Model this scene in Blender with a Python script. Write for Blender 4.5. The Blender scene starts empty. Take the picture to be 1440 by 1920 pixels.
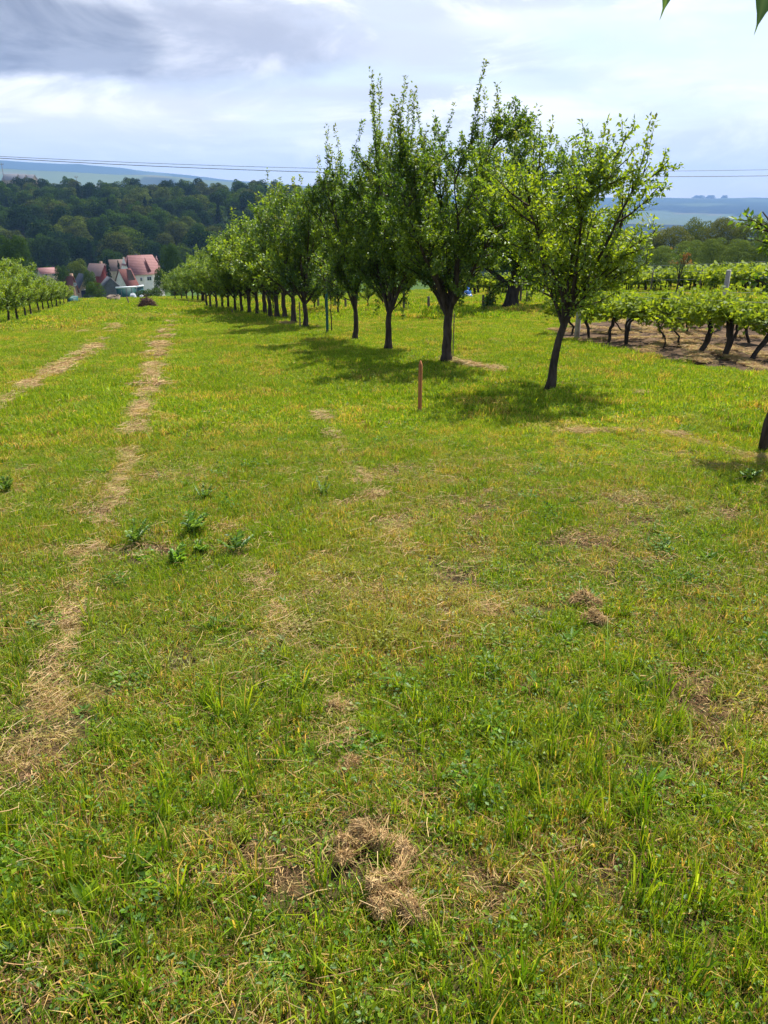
import bpy, math, random
import numpy as np
from math import radians as R, sin, cos, pi, atan2, sqrt

S = bpy.context.scene
# ------------------------------------------------------------------ camera
PITCH = R(21.7); FP = 1442.0; CAMZ = 1.6
cd = bpy.data.cameras.new('camera'); cam = bpy.data.objects.new('camera', cd)
S.collection.objects.link(cam)
cam.location = (0, 0, CAMZ); cam.rotation_euler = (pi/2 - PITCH, 0, 0)
cd.sensor_fit = 'VERTICAL'; cd.sensor_height = 24; cd.lens = 24*FP/1920
cd.clip_start = 0.05; cd.clip_end = 40000
S.camera = cam
# ------------------------------------------------------------------ light
SUN_EL, SUN_AZ = R(60), R(33)           # azimuth measured from +Y towards +X
sl = bpy.data.lights.new('sun', 'SUN'); sl.energy = 5.0; sl.angle = R(0.5); sl.color = (1, .955, .87)
sun = bpy.data.objects.new('sun', sl); S.collection.objects.link(sun)
sun.rotation_euler = (pi/2 - SUN_EL, 0, pi - SUN_AZ)
W = bpy.data.worlds.new('World'); S.world = W; W.use_nodes = True
S.view_settings.view_transform = 'Standard'; S.view_settings.look = 'None'
S.view_settings.gamma = 1; S.view_settings.exposure = 0.97
S.render.engine = 'CYCLES'
S.cycles.use_denoising = True
S.cycles.max_bounces = 8; S.cycles.diffuse_bounces = 3; S.cycles.transmission_bounces = 4
S.cycles.transparent_max_bounces = 8; S.cycles.volume_bounces = 0
S.cycles.sample_clamp_indirect = 6

class NT:
    """tiny node helper"""
    def __init__(s, t): s.t = t; t.nodes.clear()
    def n(s, typ, **k):
        nd = s.t.nodes.new(typ)
        for a, b in k.items(): setattr(nd, a, b)
        return nd
    def put(s, sock, v):
        if v is None: return
        if isinstance(v, bpy.types.NodeSocket): s.t.links.new(v, sock)
        else:
            if hasattr(sock.default_value, '__len__') and isinstance(v, (tuple, list)) and len(v) == 3 and len(sock.default_value) == 4: v = (*v, 1)
            sock.default_value = v
    def math(s, op, a, b=None, c=None, clamp=False):
        m = s.n('ShaderNodeMath', operation=op); m.use_clamp = clamp
        for i, v in enumerate((a, b, c)): s.put(m.inputs[i], v)
        return m.outputs[0]
    def mix(s, f, a, b, blend='MIX'):
        m = s.n('ShaderNodeMix', data_type='RGBA', blend_type=blend)
        s.put(m.inputs[0], f); s.put(m.inputs[6], a); s.put(m.inputs[7], b)
        return m.outputs[2]
    def ss(s, v, lo, hi, to0=0., to1=1.):
        m = s.n('ShaderNodeMapRange', interpolation_type='SMOOTHSTEP')
        s.put(m.inputs[0], v); m.inputs[1].default_value = lo; m.inputs[2].default_value = hi
        m.inputs[3].default_value = to0; m.inputs[4].default_value = to1
        return m.outputs[0]
    def noise(s, vec, scale, detail=4, rough=.55, dist=0.):
        m = s.n('ShaderNodeTexNoise'); s.put(m.inputs['Vector'], vec); m.inputs['Scale'].default_value = scale
        m.inputs['Detail'].default_value = detail; m.inputs['Roughness'].default_value = rough
        m.inputs['Distortion'].default_value = dist
        return m.outputs['Fac']
    def comb(s, x, y, z):
        m = s.n('ShaderNodeCombineXYZ')
        for i, v in enumerate((x, y, z)): s.put(m.inputs[i], v)
        return m.outputs[0]
    def sep(s, v):
        m = s.n('ShaderNodeSeparateXYZ'); s.put(m.inputs[0], v); return m.outputs
    def scale(s, v, k):
        m = s.n('ShaderNodeVectorMath', operation='MULTIPLY'); s.put(m.inputs[0], v); m.inputs[1].default_value = k
        return m.outputs[0]

# sky: clear Nishita sky with broken cloud drawn in direction space (azimuth / elevation), nothing tied to the lens
w = NT(W.node_tree)
sky = w.n('ShaderNodeTexSky', sky_type='NISHITA'); sky.sun_disc = False
sky.sun_elevation = SUN_EL; sky.sun_rotation = SUN_AZ; sky.air_density = 1.2; sky.dust_density = 1.0
skyc = w.mix(1.0, sky.outputs[0], (.115, .115, .115), 'MULTIPLY')
g = w.n('ShaderNodeTexCoord').outputs['Generated']
X, Y, Z = w.sep(g)
zz = w.math('ADD', w.math('MAXIMUM', Z, 0.), 0.10)
pc = w.comb(w.math('DIVIDE', X, zz), w.math('DIVIDE', Y, zz), 0.)
n1 = w.noise(pc, .55, 7, .55, .4)
n2 = w.noise(w.scale(pc, (.6, 1.3, 1)), 1.6, 6, .6, .3)
az = w.math('ARCTAN2', X, Y)
el = w.math('ARCSINE', Z)
nd = w.noise(w.comb(w.math('MULTIPLY', az, 2.2), w.math('MULTIPLY', el, 5.), 0.), 3.0, 9, .6)
nd2 = w.noise(w.comb(w.math('MULTIPLY', az, 2.0), w.math('MULTIPLY', el, 5.6), 3.), 2.6, 9, .62, .7)
def ell(a0, e0, ra, re, k=1.1):
    da = w.math('DIVIDE', w.math('SUBTRACT', az, R(a0)), R(ra)); de = w.math('DIVIDE', w.math('SUBTRACT', el, R(e0)), R(re))
    d = w.math('SQRT', w.math('ADD', w.math('MULTIPLY', da, da), w.math('MULTIPLY', de, de)))
    d = w.math('ADD', d, w.math('MULTIPLY', w.math('SUBTRACT', nd, .5), k*2))
    return d
cover = w.ss(w.math('ADD', w.math('MULTIPLY', n1, .75), w.math('MULTIPLY', n2, .25)), .36, .56)
# open sky low on the horizon, milky
low = w.ss(el, R(1.0), R(6.0))
cover = w.math('MULTIPLY', cover, w.math('ADD', w.math('MULTIPLY', low, .62), .32))
bright = w.ss(nd2, .42, .60)
cloud = w.mix(bright, (.47, .49, .55), (.77, .765, .775))
cloud = w.mix(w.ss(ell(23, 8.5, 12, 4.5, .5), 1.2, .2, 0., .6), cloud, (.74, .755, .78))
cloud = w.mix(w.ss(ell(11.5, 10.6, 9, 1.0, .4), 1.2, .3, 0., .85), cloud, (.68, .69, .73))
cloud = w.mix(w.ss(ell(10.5, 7.6, 5, 1.0, .5), 1.2, .3, 0., .7), cloud, (.40, .45, .56))
cloud = w.mix(w.ss(ell(-17, 5.3, 15, 1.6, .4), 1.3, .3, 0., .7), cloud, w.mix(w.ss(nd2, .38, .62), (.58, .57, .61), (.76, .73, .74)))
hz = w.mix(w.ss(el, R(0.), R(9.)), (.66, .64, .64), (.49, .53, .62))
blue = w.mix(.6, skyc, hz)
skyall = w.mix(cover, blue, cloud)
grey = w.ss(ell(-14.5, 9.6, 13.5, 2.9, .6), 1.15, .55, 0., .85)
skyall = w.mix(grey, skyall, w.mix(w.ss(nd2, .35, .65), (.30, .315, .37), (.53, .535, .57)))
dark = w.ss(ell(-23, 9.3, 10., 2.5, .45), 1.1, .7, 0., .95)
skyall = w.mix(dark, skyall, w.mix(w.ss(nd2, .38, .62), (.15, .165, .205), (.25, .27, .32)))
# unseen upper sky opened to clear blue with scattered patches, to cut fill light
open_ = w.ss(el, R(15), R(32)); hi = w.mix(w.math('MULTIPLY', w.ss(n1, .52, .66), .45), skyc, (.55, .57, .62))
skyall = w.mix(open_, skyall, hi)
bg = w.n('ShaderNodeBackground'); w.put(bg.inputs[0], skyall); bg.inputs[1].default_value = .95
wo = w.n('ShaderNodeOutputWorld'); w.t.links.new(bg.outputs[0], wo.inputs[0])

# ------------------------------------------------------------------ helpers
rng = np.random.default_rng(7)
random.seed(7)
_tab = np.random.default_rng(3).random((8, 256, 256))
def vnoise(x, y, sc, seed=0):
    x = np.asarray(x, float)/sc; y = np.asarray(y, float)/sc
    xi = np.floor(x).astype(int); yi = np.floor(y).astype(int); fx = x-xi; fy = y-yi
    fx = fx*fx*(3-2*fx); fy = fy*fy*(3-2*fy); t = _tab[seed % 8]
    a = t[xi & 255, yi & 255]; b = t[(xi+1) & 255, yi & 255]; c = t[xi & 255, (yi+1) & 255]; d = t[(xi+1) & 255, (yi+1) & 255]
    return (a*(1-fx)+b*fx)*(1-fy)+(c*(1-fx)+d*fx)*fy
def fbm(x, y, sc, seed=0, o=4):
    s = 0; a = .5; t = 0
    for i in range(o): s = s+a*vnoise(x, y, sc/2**i, seed+i); t += a; a *= .55
    return s/t
def sst(v, a, b):
    t = np.clip((np.asarray(v, float)-a)/(b-a), 0, 1); return t*t*(3-2*t)
_yy = np.linspace(-200, 400, 2401)
_pz = np.interp(_yy, [-200, 0, 10, 25, 40, 60, 80, 100, 125, 150, 230, 300, 400],
                [8, 0, -.75, -1.9, -3.1, -4.9, -6.8, -8.7, -11.7, -14.6, -23.2, -27, -27])
_k = np.hanning(41); _k /= _k.sum(); _pz = np.convolve(np.pad(_pz, 20, 'edge'), _k, 'valid')
_rl = [0, 100, 140, 230, 300, 330, 450, 600, 640, 700, 900, 1300, 2500, 3600, 4500, 5200, 6000, 7500, 8300, 9500]
def Hfun(x, y):
    x = np.asarray(x, float); y = np.asarray(y, float)
    r = np.sqrt(x*x+y*y); th = np.degrees(np.arctan2(x, y))
    P = np.interp(y, _yy, _pz)+.032*np.clip(x, 0, 60)+.018*np.clip(x, -80, 0)+.0006*np.clip(x, 0, 60)*np.clip(y-40, 0, 110)
    P = P+(fbm(x, y, 1.3, 1, 3)-.5)*.05*sst(r, 0, 3)+(vnoise(x, y, 9, 4)-.5)*.12*sst(r, 4, 15)
    # skyline of the blue hills, from azimuth
    rid = np.interp(th, [-60, -27, -24, -21.5, -20, -18, -13, -10, -6, 0, 10, 60], [300, 320, 336, 318, 322, 300, 240, 205, 170, 120, 66, 64])
    r1 = np.interp(th, [-60, -24, -20, -15, -10, 0, 60], [165, 165, 150, 138, 112, 60, -60])
    zl = [0, -9.5, -14.6, -23.5, -27, -26.5, -13, 1, 5, 9, 5, -20, -10]
    zL = np.interp(r, _rl[:13], zl)
    zL = np.where(r > 2500, np.interp(r, [2500, 3600, 4500, 5200, 6000], [-10, 40, 0, -10, 60]), zL)
    t1 = np.exp(-((r-4300)/650)**2); zL = np.where(r > 2500, zL*(1-t1)+r1*t1, zL)
    t2 = sst(r, 5200, 7400); zL = np.where(r > 5200, zL*(1-t2)+rid*t2, zL)
    zR = np.interp(r, [0, 110, 140, 200, 500, 1000, 3000, 4600, 6000, 7200, 8000, 9500], [0, -7, -9, -17, -46, -62, -68, -58, 10, 62, 64, 30])
    wt = sst(th, 0, 12); wt = np.where(th < -60, sst(-th, 60, 90), wt)
    F = zL*(1-wt)+zR*wt
    bump = (fbm(x, y, 900, 2, 4)-.5)*sst(r, 1500, 4000)*26+(fbm(x, y, 120, 5, 3)-.5)*sst(r, 700, 2500)*9
    F = F+bump
    s = sst(r, 95, 150)
    return P*(1-s)+F*s
def H(x, y): return float(Hfun(x, y))
cp, sp = cos(PITCH), sin(PITCH)
def ray(px, py):
    u = (px-720)/FP; v = (960-py)/FP
    return np.array([u, cp+v*sp, -sp+v*cp])
def at(px, py, Y):
    d = ray(px, py); t = Y/d[1]; return np.array([0, 0, CAMZ])+d*t
def hit(px, py, tmax=300):
    d = ray(px, py); t = np.geomspace(.8, tmax, 4000)
    z = CAMZ+d[2]*t; h = Hfun(d[0]*t, d[1]*t); k = np.argmax(z < h)
    if z[k] >= h[k]: k = len(t)-1
    a, b = t[max(k-1, 0)], t[k]
    for _ in range(20):
        m = (a+b)/2
        if CAMZ+d[2]*m < H(d[0]*m, d[1]*m): b = m
        else: a = m
    m = (a+b)/2; x, y = d[0]*m, d[1]*m
    return np.array([x, y, H(x, y)])
def mpp(Y, py=560):  # metres per pixel at ground distance Y
    return Y/ray(720, py)[1]/FP

COL = S.collection
def tag(o, label=None, cat=None, group=None, kind=None):
    if label: o['label'] = label
    if cat: o['category'] = cat
    if group: o['group'] = group
    if kind: o['kind'] = kind
    return o
def thing(name, label, cat, loc=(0, 0, 0), rz=0., group=None):
    o = bpy.data.objects.new(name, None); COL.objects.link(o); o.empty_display_size = .2
    o.location = tuple(float(v) for v in loc); o.rotation_euler = (0, 0, float(rz)); return tag(o, label, cat, group)
def mesh_np(name, V, Fs, mat=None, cols=None, smooth=False):
    me = bpy.data.meshes.new(name); V = np.asarray(V, np.float32); me.vertices.add(len(V)); me.vertices.foreach_set('co', V.ravel())
    Fs = [np.asarray(f, np.int32) for f in Fs if len(f)]
    nl = sum(f.size for f in Fs); npl = sum(len(f) for f in Fs)
    me.loops.add(nl); me.polygons.add(npl)
    me.loops.foreach_set('vertex_index', np.concatenate([f.ravel() for f in Fs]))
    st = []; o = 0
    for f in Fs: st.append(o+np.arange(len(f))*f.shape[1]); o += f.size
    me.polygons.foreach_set('loop_start', np.concatenate(st).astype(np.int32))
    if smooth: me.polygons.foreach_set('use_smooth', np.ones(npl, bool))
    if cols is not None:
        a = me.color_attributes.new('Col', 'FLOAT_COLOR', 'POINT'); c = np.ones((len(V), 4), np.float32); c[:, :3] = cols
        a.data.foreach_set('color', c.ravel())
    if mat: me.materials.append(mat)
    me.update(calc_edges=True); me.validate(); return me
def link(name, me, parent=None, loc=None):
    o = bpy.data.objects.new(name, me); COL.objects.link(o)
    if parent: o.parent = parent
    if loc is not None: o.location = tuple(float(v) for v in loc)
    return o
def copy_tree(o, parent=None):
    c = o.copy(); COL.objects.link(c); c.parent = parent
    for ch in list(o.children): copy_tree(ch, c)
    return c
class MB:
    """collects plain shapes into one mesh"""
    def __init__(s): s.V = []; s.Q = []; s.T = []; s.n = 0
    def add(s, V, Q=(), T=()):
        V = np.asarray(V, float); s.V.append(V)
        if len(Q): s.Q.append(np.asarray(Q)+s.n)
        if len(T): s.T.append(np.asarray(T)+s.n)
        s.n += len(V); return s
    def box(s, a, b, bev=0.):
        x0, y0, z0 = a; x1, y1, z1 = b
        return s.add([(x0, y0, z0), (x1, y0, z0), (x1, y1, z0), (x0, y1, z0), (x0, y0, z1), (x1, y0, z1), (x1, y1, z1), (x0, y1, z1)],
                     [(0, 3, 2, 1), (4, 5, 6, 7), (0, 1, 5, 4), (1, 2, 6, 5), (2, 3, 7, 6), (3, 0, 4, 7)])
    def tube(s, P, r, k=6, cap=True, rough=0.):
        P = np.asarray(P, float); n = len(P); r = np.broadcast_to(np.asarray(r, float), (n,))
        T = np.gradient(P, axis=0); T /= np.linalg.norm(T, axis=1)[:, None]+1e-9
        ref = np.array([0, 0, 1.]) if abs(T[0][2]) < .9 else np.array([1., 0, 0])
        A = np.cross(T, ref); A /= np.linalg.norm(A, axis=1)[:, None]+1e-9; B = np.cross(T, A)
        an = np.arange(k)*2*pi/k
        rr = r[:, None]*(1+(rng.random((n, k))-.5)*rough*2) if rough else np.repeat(r[:, None], k, 1)
        V = P[:, None, :]+rr[..., None]*(A[:, None, :]*np.cos(an)[None, :, None]+B[:, None, :]*np.sin(an)[None, :, None])
        V = V.reshape(-1, 3); i = np.arange(n-1)[:, None]*k; j = np.arange(k)[None, :]; j2 = (j+1) % k
        Q = np.stack([i+j, i+j2, i+k+j2, i+k+j], -1).reshape(-1, 4)
        if cap:
            V = np.vstack([V, P[:1], P[-1:]]); c0, c1 = n*k, n*k+1; jj = np.arange(k); j3 = (jj+1) % k
            Tt = np.vstack([np.stack([j3, jj, np.full(k, c0)], -1), np.stack([(n-1)*k+jj, (n-1)*k+j3, np.full(k, c1)], -1)])
            return s.add(V, Q, Tt)
        return s.add(V, Q)
    def mesh(s, name, mat, smooth=False, cols=None):
        V = np.vstack(s.V); F = []
        if s.Q: F.append(np.vstack(s.Q))
        if s.T: F.append(np.vstack(s.T))
        return mesh_np(name, V, F, mat, cols, smooth)
    def obj(s, name, mat, parent=None, loc=None, smooth=False): return link(name, s.mesh(name, mat, smooth), parent, loc)

# ------------------------------------------------------------------ materials
def mat(name, rgb, rough=.8, nscale=None, namp=.25, bump=0., bscale=None, spec=.3, stretch=(1, 1, 1), metal=0.):
    m = bpy.data.materials.new(name); m.use_nodes = True; t = NT(m.node_tree)
    b = t.n('ShaderNodeBsdfPrincipled'); o = t.n('ShaderNodeOutputMaterial'); t.t.links.new(b.outputs[0], o.inputs[0])
    b.inputs['Roughness'].default_value = rough; b.inputs['Specular IOR Level'].default_value = spec; b.inputs['Metallic'].default_value = metal
    c = t.scale(t.n('ShaderNodeTexCoord').outputs['Object'], stretch)
    ns = nscale or 6
    f = t.noise(c, ns, 5, .6)
    lo = tuple(v*(1-namp) for v in rgb); hi = tuple(min(1, v*(1+namp)) for v in rgb)
    t.put(b.inputs['Base Color'], t.mix(t.ss(f, .3, .7), lo, hi))
    if bump:
        bn = t.n('ShaderNodeBump'); bn.inputs['Strength'].default_value = bump; bn.inputs['Distance'].default_value = .02
        t.put(bn.inputs['Height'], t.noise(c, bscale or ns*3, 5, .6)); t.t.links.new(bn.outputs[0], b.inputs['Normal'])
    return m
def leafmat(name, trans=.45, gloss=.06, tboost=(1.5, 1.38, .42), dryattr=False, drycol=(.36, .255, .115), grough=.45):
    m = bpy.data.materials.new(name); m.use_nodes = True; t = NT(m.node_tree)
    a = t.n('ShaderNodeAttribute', attribute_name='Col'); c = a.outputs['Color']
    if dryattr:
        d = t.n('ShaderNodeAttribute', attribute_name='dry'); d.attribute_type = 'INSTANCER'
        pos = t.n('ShaderNodeNewGeometry').outputs['Position']
        c = t.mix(t.math('MULTIPLY', d.outputs['Fac'], .85, clamp=True), c, t.mix(t.noise(pos, 40, 2), tuple(v*.6 for v in drycol), tuple(v*1.25 for v in drycol)))
        lit_hue = t.n('ShaderNodeAttribute', attribute_name='lit_hue'); lit_hue.attribute_type = 'INSTANCER'
        c = t.mix(lit_hue.outputs['Fac'], c, t.mix(1., c, (1.48, 1.47, .85), 'MULTIPLY'))
    df = t.n('ShaderNodeBsdfDiffuse'); tr = t.n('ShaderNodeBsdfTranslucent'); gl = t.n('ShaderNodeBsdfGlossy')
    t.put(df.inputs[0], c); t.put(tr.inputs[0], t.mix(1., c, tboost, 'MULTIPLY'))
    gl.inputs['Roughness'].default_value = grough; gl.inputs[0].default_value = (.9, .95, 1, 1)
    mx = t.n('ShaderNodeMixShader'); mx.inputs[0].default_value = trans; t.t.links.new(df.outputs[0], mx.inputs[1]); t.t.links.new(tr.outputs[0], mx.inputs[2])
    m2 = t.n('ShaderNodeMixShader'); m2.inputs[0].default_value = gloss; t.t.links.new(mx.outputs[0], m2.inputs[1]); t.t.links.new(gl.outputs[0], m2.inputs[2])
    o = t.n('ShaderNodeOutputMaterial'); t.t.links.new(m2.outputs[0], o.inputs[0]); return m
M = {}
M['leaf'] = leafmat('leaf', .56, .035)
M['vineleaf'] = leafmat('vine_leaf', .52, .008, (1.45, 1.35, .4))
M['farleaf'] = leafmat('far_leaf', .3, .0, (1.2, 1.2, .6))
M['grass'] = leafmat('grass_blade', .45, .012, (1.35, 1.25, .5), True)
M['weed'] = leafmat('weed_leaf', .4, .02)
M['straw'] = leafmat('straw', .2, .01, (1.1, 1, .8))
M['bark'] = mat('bark', (.056, .043, .033), .95, 14, .45, .9, 40, .1, (1, 1, .25))
M['oldbark'] = mat('old_bark', (.042, .034, .028), .95, 8, .45, .9, 30, .1, (1, 1, .3))
M['stake'] = mat('stake_wood', (.36, .14, .05), .75, 20, .25, .4, 60, .2, (1, 1, .12))
M['greywood'] = mat('grey_wood', (.16, .13, .10), .9, 20, .3, .4, 60, .1, (1, 1, .12))
M['concrete'] = mat('concrete', (.33, .31, .28), .9, 9, .22, .5, 50, .2)
M['wire'] = mat('wire', (.05, .05, .055), .5, 5, .1)
M['steel'] = mat('galvanised_wire', (.25, .25, .26), .4, 5, .2, metal=.6)
M['tube'] = mat('green_tube', (.015, .075, .062), .6, 12, .3, .3, 40)
M['white'] = mat('white_render', (.76, .69, .63), .9, 1.2, .08)
M['cream'] = mat('cream_render', (.46, .36, .26), .9, 1.2, .12)
M['brick'] = mat('brown_wall', (.27, .17, .11), .9, 2, .2)
M['redwall'] = mat('red_wall', (.20, .035, .03), .85, 2, .2)
M['bluewall'] = mat('dark_blue_wall', (.03, .035, .075), .8, 2, .3)
M['glass'] = mat('window_glass', (.02, .025, .03), .12, 2, .2, spec=.6)
M['slate'] = mat('slate_roof', (.050, .058, .075), .7, 3, .25)
M['whitem'] = mat('white_metal', (.72, .74, .76), .5, 2, .06)
M['canvas'] = mat('grey_canvas', (.42, .44, .46), .8, 3, .3, .5, 9)
M['teal'] = mat('teal_sheet', (.006, .06, .055), .6, 1.5, .25)
M['greyshed'] = mat('grey_boards', (.10, .10, .11), .9, 2, .2)
M['tarp'] = mat('blue_tarp', (.03, .13, .42), .45, 3, .35, .6, 6)
def roofmat(name, a, b, sc=3.2):
    m = bpy.data.materials.new(name); m.use_nodes = True; t = NT(m.node_tree)
    bs = t.n('ShaderNodeBsdfPrincipled'); o = t.n('ShaderNodeOutputMaterial'); t.t.links.new(bs.outputs[0], o.inputs[0])
    c = t.n('ShaderNodeTexCoord').outputs['Object']; wv = t.n('ShaderNodeTexWave', bands_direction='Z'); t.put(wv.inputs[0], c); wv.inputs['Scale'].default_value = sc/2
    wv.inputs['Distortion'].default_value = .4
    f = t.math('ADD', t.math('MULTIPLY', wv.outputs['Fac'], .5), t.math('MULTIPLY', t.noise(c, 1.4, 4), .5))
    t.put(bs.inputs['Base Color'], t.mix(t.ss(f, .25, .75), a, b)); bs.inputs['Roughness'].default_value = .8
    return m
M['redroof'] = roofmat('red_tile_roof', (.19, .068, .058), (.32, .155, .14), 1.6)
M['pinkroof'] = roofmat('faded_roof', (.18, .10, .085), (.28, .18, .155), 2.5)
M['deepred'] = roofmat('deep_red_roof', (.12, .028, .02), (.19, .055, .04), 3)
M['brownroof'] = roofmat('brown_roof', (.12, .075, .055), (.2, .13, .10), 3)
M['greyroof'] = roofmat('grey_roof', (.22, .22, .23), (.34, .33, .34), 2)

# ------------------------------------------------------------------ dry-grass map (swaths of hay left by the mower)
SW = [ # pixel path (only used to find where on the ground each swath lies), half width m, strength
    ([(92, 1330), (108, 1270), (128, 1170), (155, 1060), (180, 1000), (215, 930), (238, 870), (255, 820), (268, 770), (283, 710), (298, 655), (318, 610), (330, 585)], .085, 1.15),
    ([(-120, 840), (0, 765), (40, 738), (95, 705), (165, 665), (205, 628), (232, 600), (255, 580)], .10, .85),
    ([(600, 780), (655, 870), (690, 910), (722, 965), (760, 1020), (800, 1062), (860, 1110), (915, 1155)], .05, 1.05),
    ([(375, 880), (395, 935), (430, 1000), (474, 1070), (492, 1112), (525, 1155), (575, 1215), (612, 1280), (628, 1335), (655, 1435), (700, 1480)], .06, 1.1),
    ([(1040, 812), (1180, 812), (1270, 818), (1350, 845), (1420, 862)], .14, .8),
    ([(140, 632), (180, 605), (200, 590), (215, 575)], .25, .55),
    ([(830, 675), (880, 688), (950, 702)], .16, .7),
    ([(1180, 745), (1230, 742)], .1, .4),
    ([(1060, 1120), (1110, 1150), (1190, 1230)], .06, .6), ([(975, 1390), (1010, 1430), (1040, 1500)], .05, .6),
    ([(10, 1440), (55, 1425)], .04, .6), ([(430, 592), (560, 612), (600, 618)], .3, .6), ([(640, 1440), (740, 1440)], .05, .8),
]
SWP = []
for path, hw, st in SW:
    P = np.array([hit(a, b)[:2] for a, b in path]); d = np.r_[0, np.cumsum(np.linalg.norm(np.diff(P, axis=0), axis=1))]
    n = max(6, int(d[-1]/.08)); s = np.linspace(0, d[-1], n)
    Q = np.stack([np.interp(s, d, P[:, 0]), np.interp(s, d, P[:, 1])], -1)
    SWP.append((Q, hw*.56*(1+np.clip(Q[:, 1]-4, 0, 60)*.022), st*(1-.45*sst(Q[:, 1], 9, 22))))
def dryness(x, y):
    x = np.asarray(x, float); y = np.asarray(y, float); sh = x.shape; x = x.ravel(); y = y.ravel()
    out = np.zeros(len(x)); near = (y < 75) & (np.abs(x) < 45) & (y > .3)
    idx = np.nonzero(near)[0]
    xn = x[idx]; yn = y[idx]; wob = (fbm(xn, yn, .5, 2, 3)-.5)
    sw = np.zeros(len(idx))
    for Q, hw, st in SWP:
        bb = (xn > Q[:, 0].min()-1) & (xn < Q[:, 0].max()+1) & (yn > Q[:, 1].min()-1) & (yn < Q[:, 1].max()+1)
        k = np.nonzero(bb)[0]
        for c in range(0, len(k), 20000):
            kk = k[c:c+20000]; d2 = (xn[kk, None]-Q[None, :, 0])**2+(yn[kk, None]-Q[None, :, 1])**2
            j = np.argmin(d2, 1); d = np.sqrt(d2[np.arange(len(kk)), j])+wob[kk]*hw[j]*1.8
            v = (st[j] if np.ndim(st) else st)*(1-sst(d, hw[j]*.6, hw[j]*1.3)); v *= .35+.85*sst(fbm(xn[kk], yn[kk], .3, 6, 3), .34, .60)
            sw[kk] = np.maximum(sw[kk], v)
    out[idx] = sw
    return out.reshape(sh)
def bare(x, y):
    return sst(fbm(x, y, .42, 5, 4), .57, .69)*(1-.75*sst(np.asarray(y, float), 3.5, 9))
def ambient_dry(x, y):
    a = sst(fbm(x, y, 1.1, 3, 4), .42, .68)*.8
    b = sst(fbm(np.asarray(x)*1.0, y, 5, 1, 3), .38, .62)
    yy = np.asarray(y, float); mid = np.exp(-((yy-3.2)/1.3)**2); xx = np.asarray(x, float)
    left = 1-sst(xx, -.2, 1.6)*.35
    return .92*np.clip(a*(.2+.5*b)+mid*(.12+.75*a)*left, 0, 1)*(1-.75*sst(yy, 4.5, 12))

# ------------------------------------------------------------------ ground sheet
ang = np.radians(np.unique(np.concatenate([np.arange(-180, -48, 4.), np.arange(-48, 48.01, .3), np.arange(52, 181, 4.)])))
ang = ang[:-1] if abs(ang[-1]-pi) < 1e-3 else ang
rr = [0.25]
while rr[-1] < 9300: rr.append(rr[-1]*1.022+.004)
rr = np.array(rr); nA, nR = len(ang), len(rr)
A_, R_ = np.meshgrid(ang, rr); gx = R_*np.sin(A_); gy = R_*np.cos(A_); gz = Hfun(gx, gy)
V = np.stack([gx, gy, gz], -1).reshape(-1, 3); V = np.vstack([V, [[0, 0, H(0, 0)]]])
i = np.arange(nR-1)[:, None]*nA; j = np.arange(nA)[None, :]; j2 = (j+1) % nA
Q = np.stack([i+j, i+nA+j, i+nA+j2, i+j2], -1).reshape(-1, 4)
jj = np.arange(nA); T = np.stack([jj, (jj+1) % nA, np.full(nA, nR*nA)], -1)
th = np.degrees(A_); dr = dryness(gx, gy); ad = ambient_dry(gx, gy)
def lerp(a, b, t): return a*(1-t[..., None])+np.array(b)*t[..., None]
c = np.zeros(gx.shape+(3,))+np.array([.050, .060, .014])
far = sst(R_, 5, 30)
c = lerp(c, (.14, .215, .024), far*.9)
c = lerp(c, (.20, .135, .065), np.clip(ad*.9+.15*(1-far), 0, 1)*(1-far*.55))
soil = sst(fbm(gx, gy, .28, 5, 3), .60, .72)*(1-sst(gy, 4, 10))
c = lerp(c, (.070, .046, .026), np.clip(bare(gx, gy)+(1-sst(gy, 2, 6))*.5, 0, 1)*.9); c = lerp(c, (.05, .034, .022), soil*.7)  # bare soil, darkened near by to paint in shade between the blades
c = lerp(c, (.40, .29, .145), np.clip(dr, 0, 1)*.9)
# streaks of the mower along the field
u = gx*.969+gy*.2466
strk = sst(fbm(u, gy*.12, .9, 6, 3), .45, .66)*sst(gy, 10, 25)*(1-sst(gy, 100, 112))*(gx < 1)
c = lerp(c, (.25, .235, .06), strk*.3)
# beyond the field: rough village green, forest floor, far fields and woods
vil = sst(gy, 98, 108)*(1-sst(R_, 320, 345)); c = lerp(c, (.045, .085, .02), vil*.9)
fo = sst(R_, 320, 350)*(1-sst(R_, 900, 1200)); c = lerp(c, (.022, .040, .014), fo)
ff = sst(R_, 900, 1300); pn = fbm(gx, gy*1.0, 700, 3, 3); pn2 = fbm(gx, gy, 260, 6, 3)
cf = lerp(np.zeros_like(c)+np.array([.009, .020, .012]), (.085, .12, .06), sst(pn, .52, .55)*.8)
cf = lerp(cf, (.11, .11, .06), sst(pn2, .62, .65)*sst(pn, .5, .55))
cf = lerp(cf, (.02, .04, .02), sst(R_, 5200, 6200)*(1-sst(pn, .56, .62)*.6))
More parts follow.
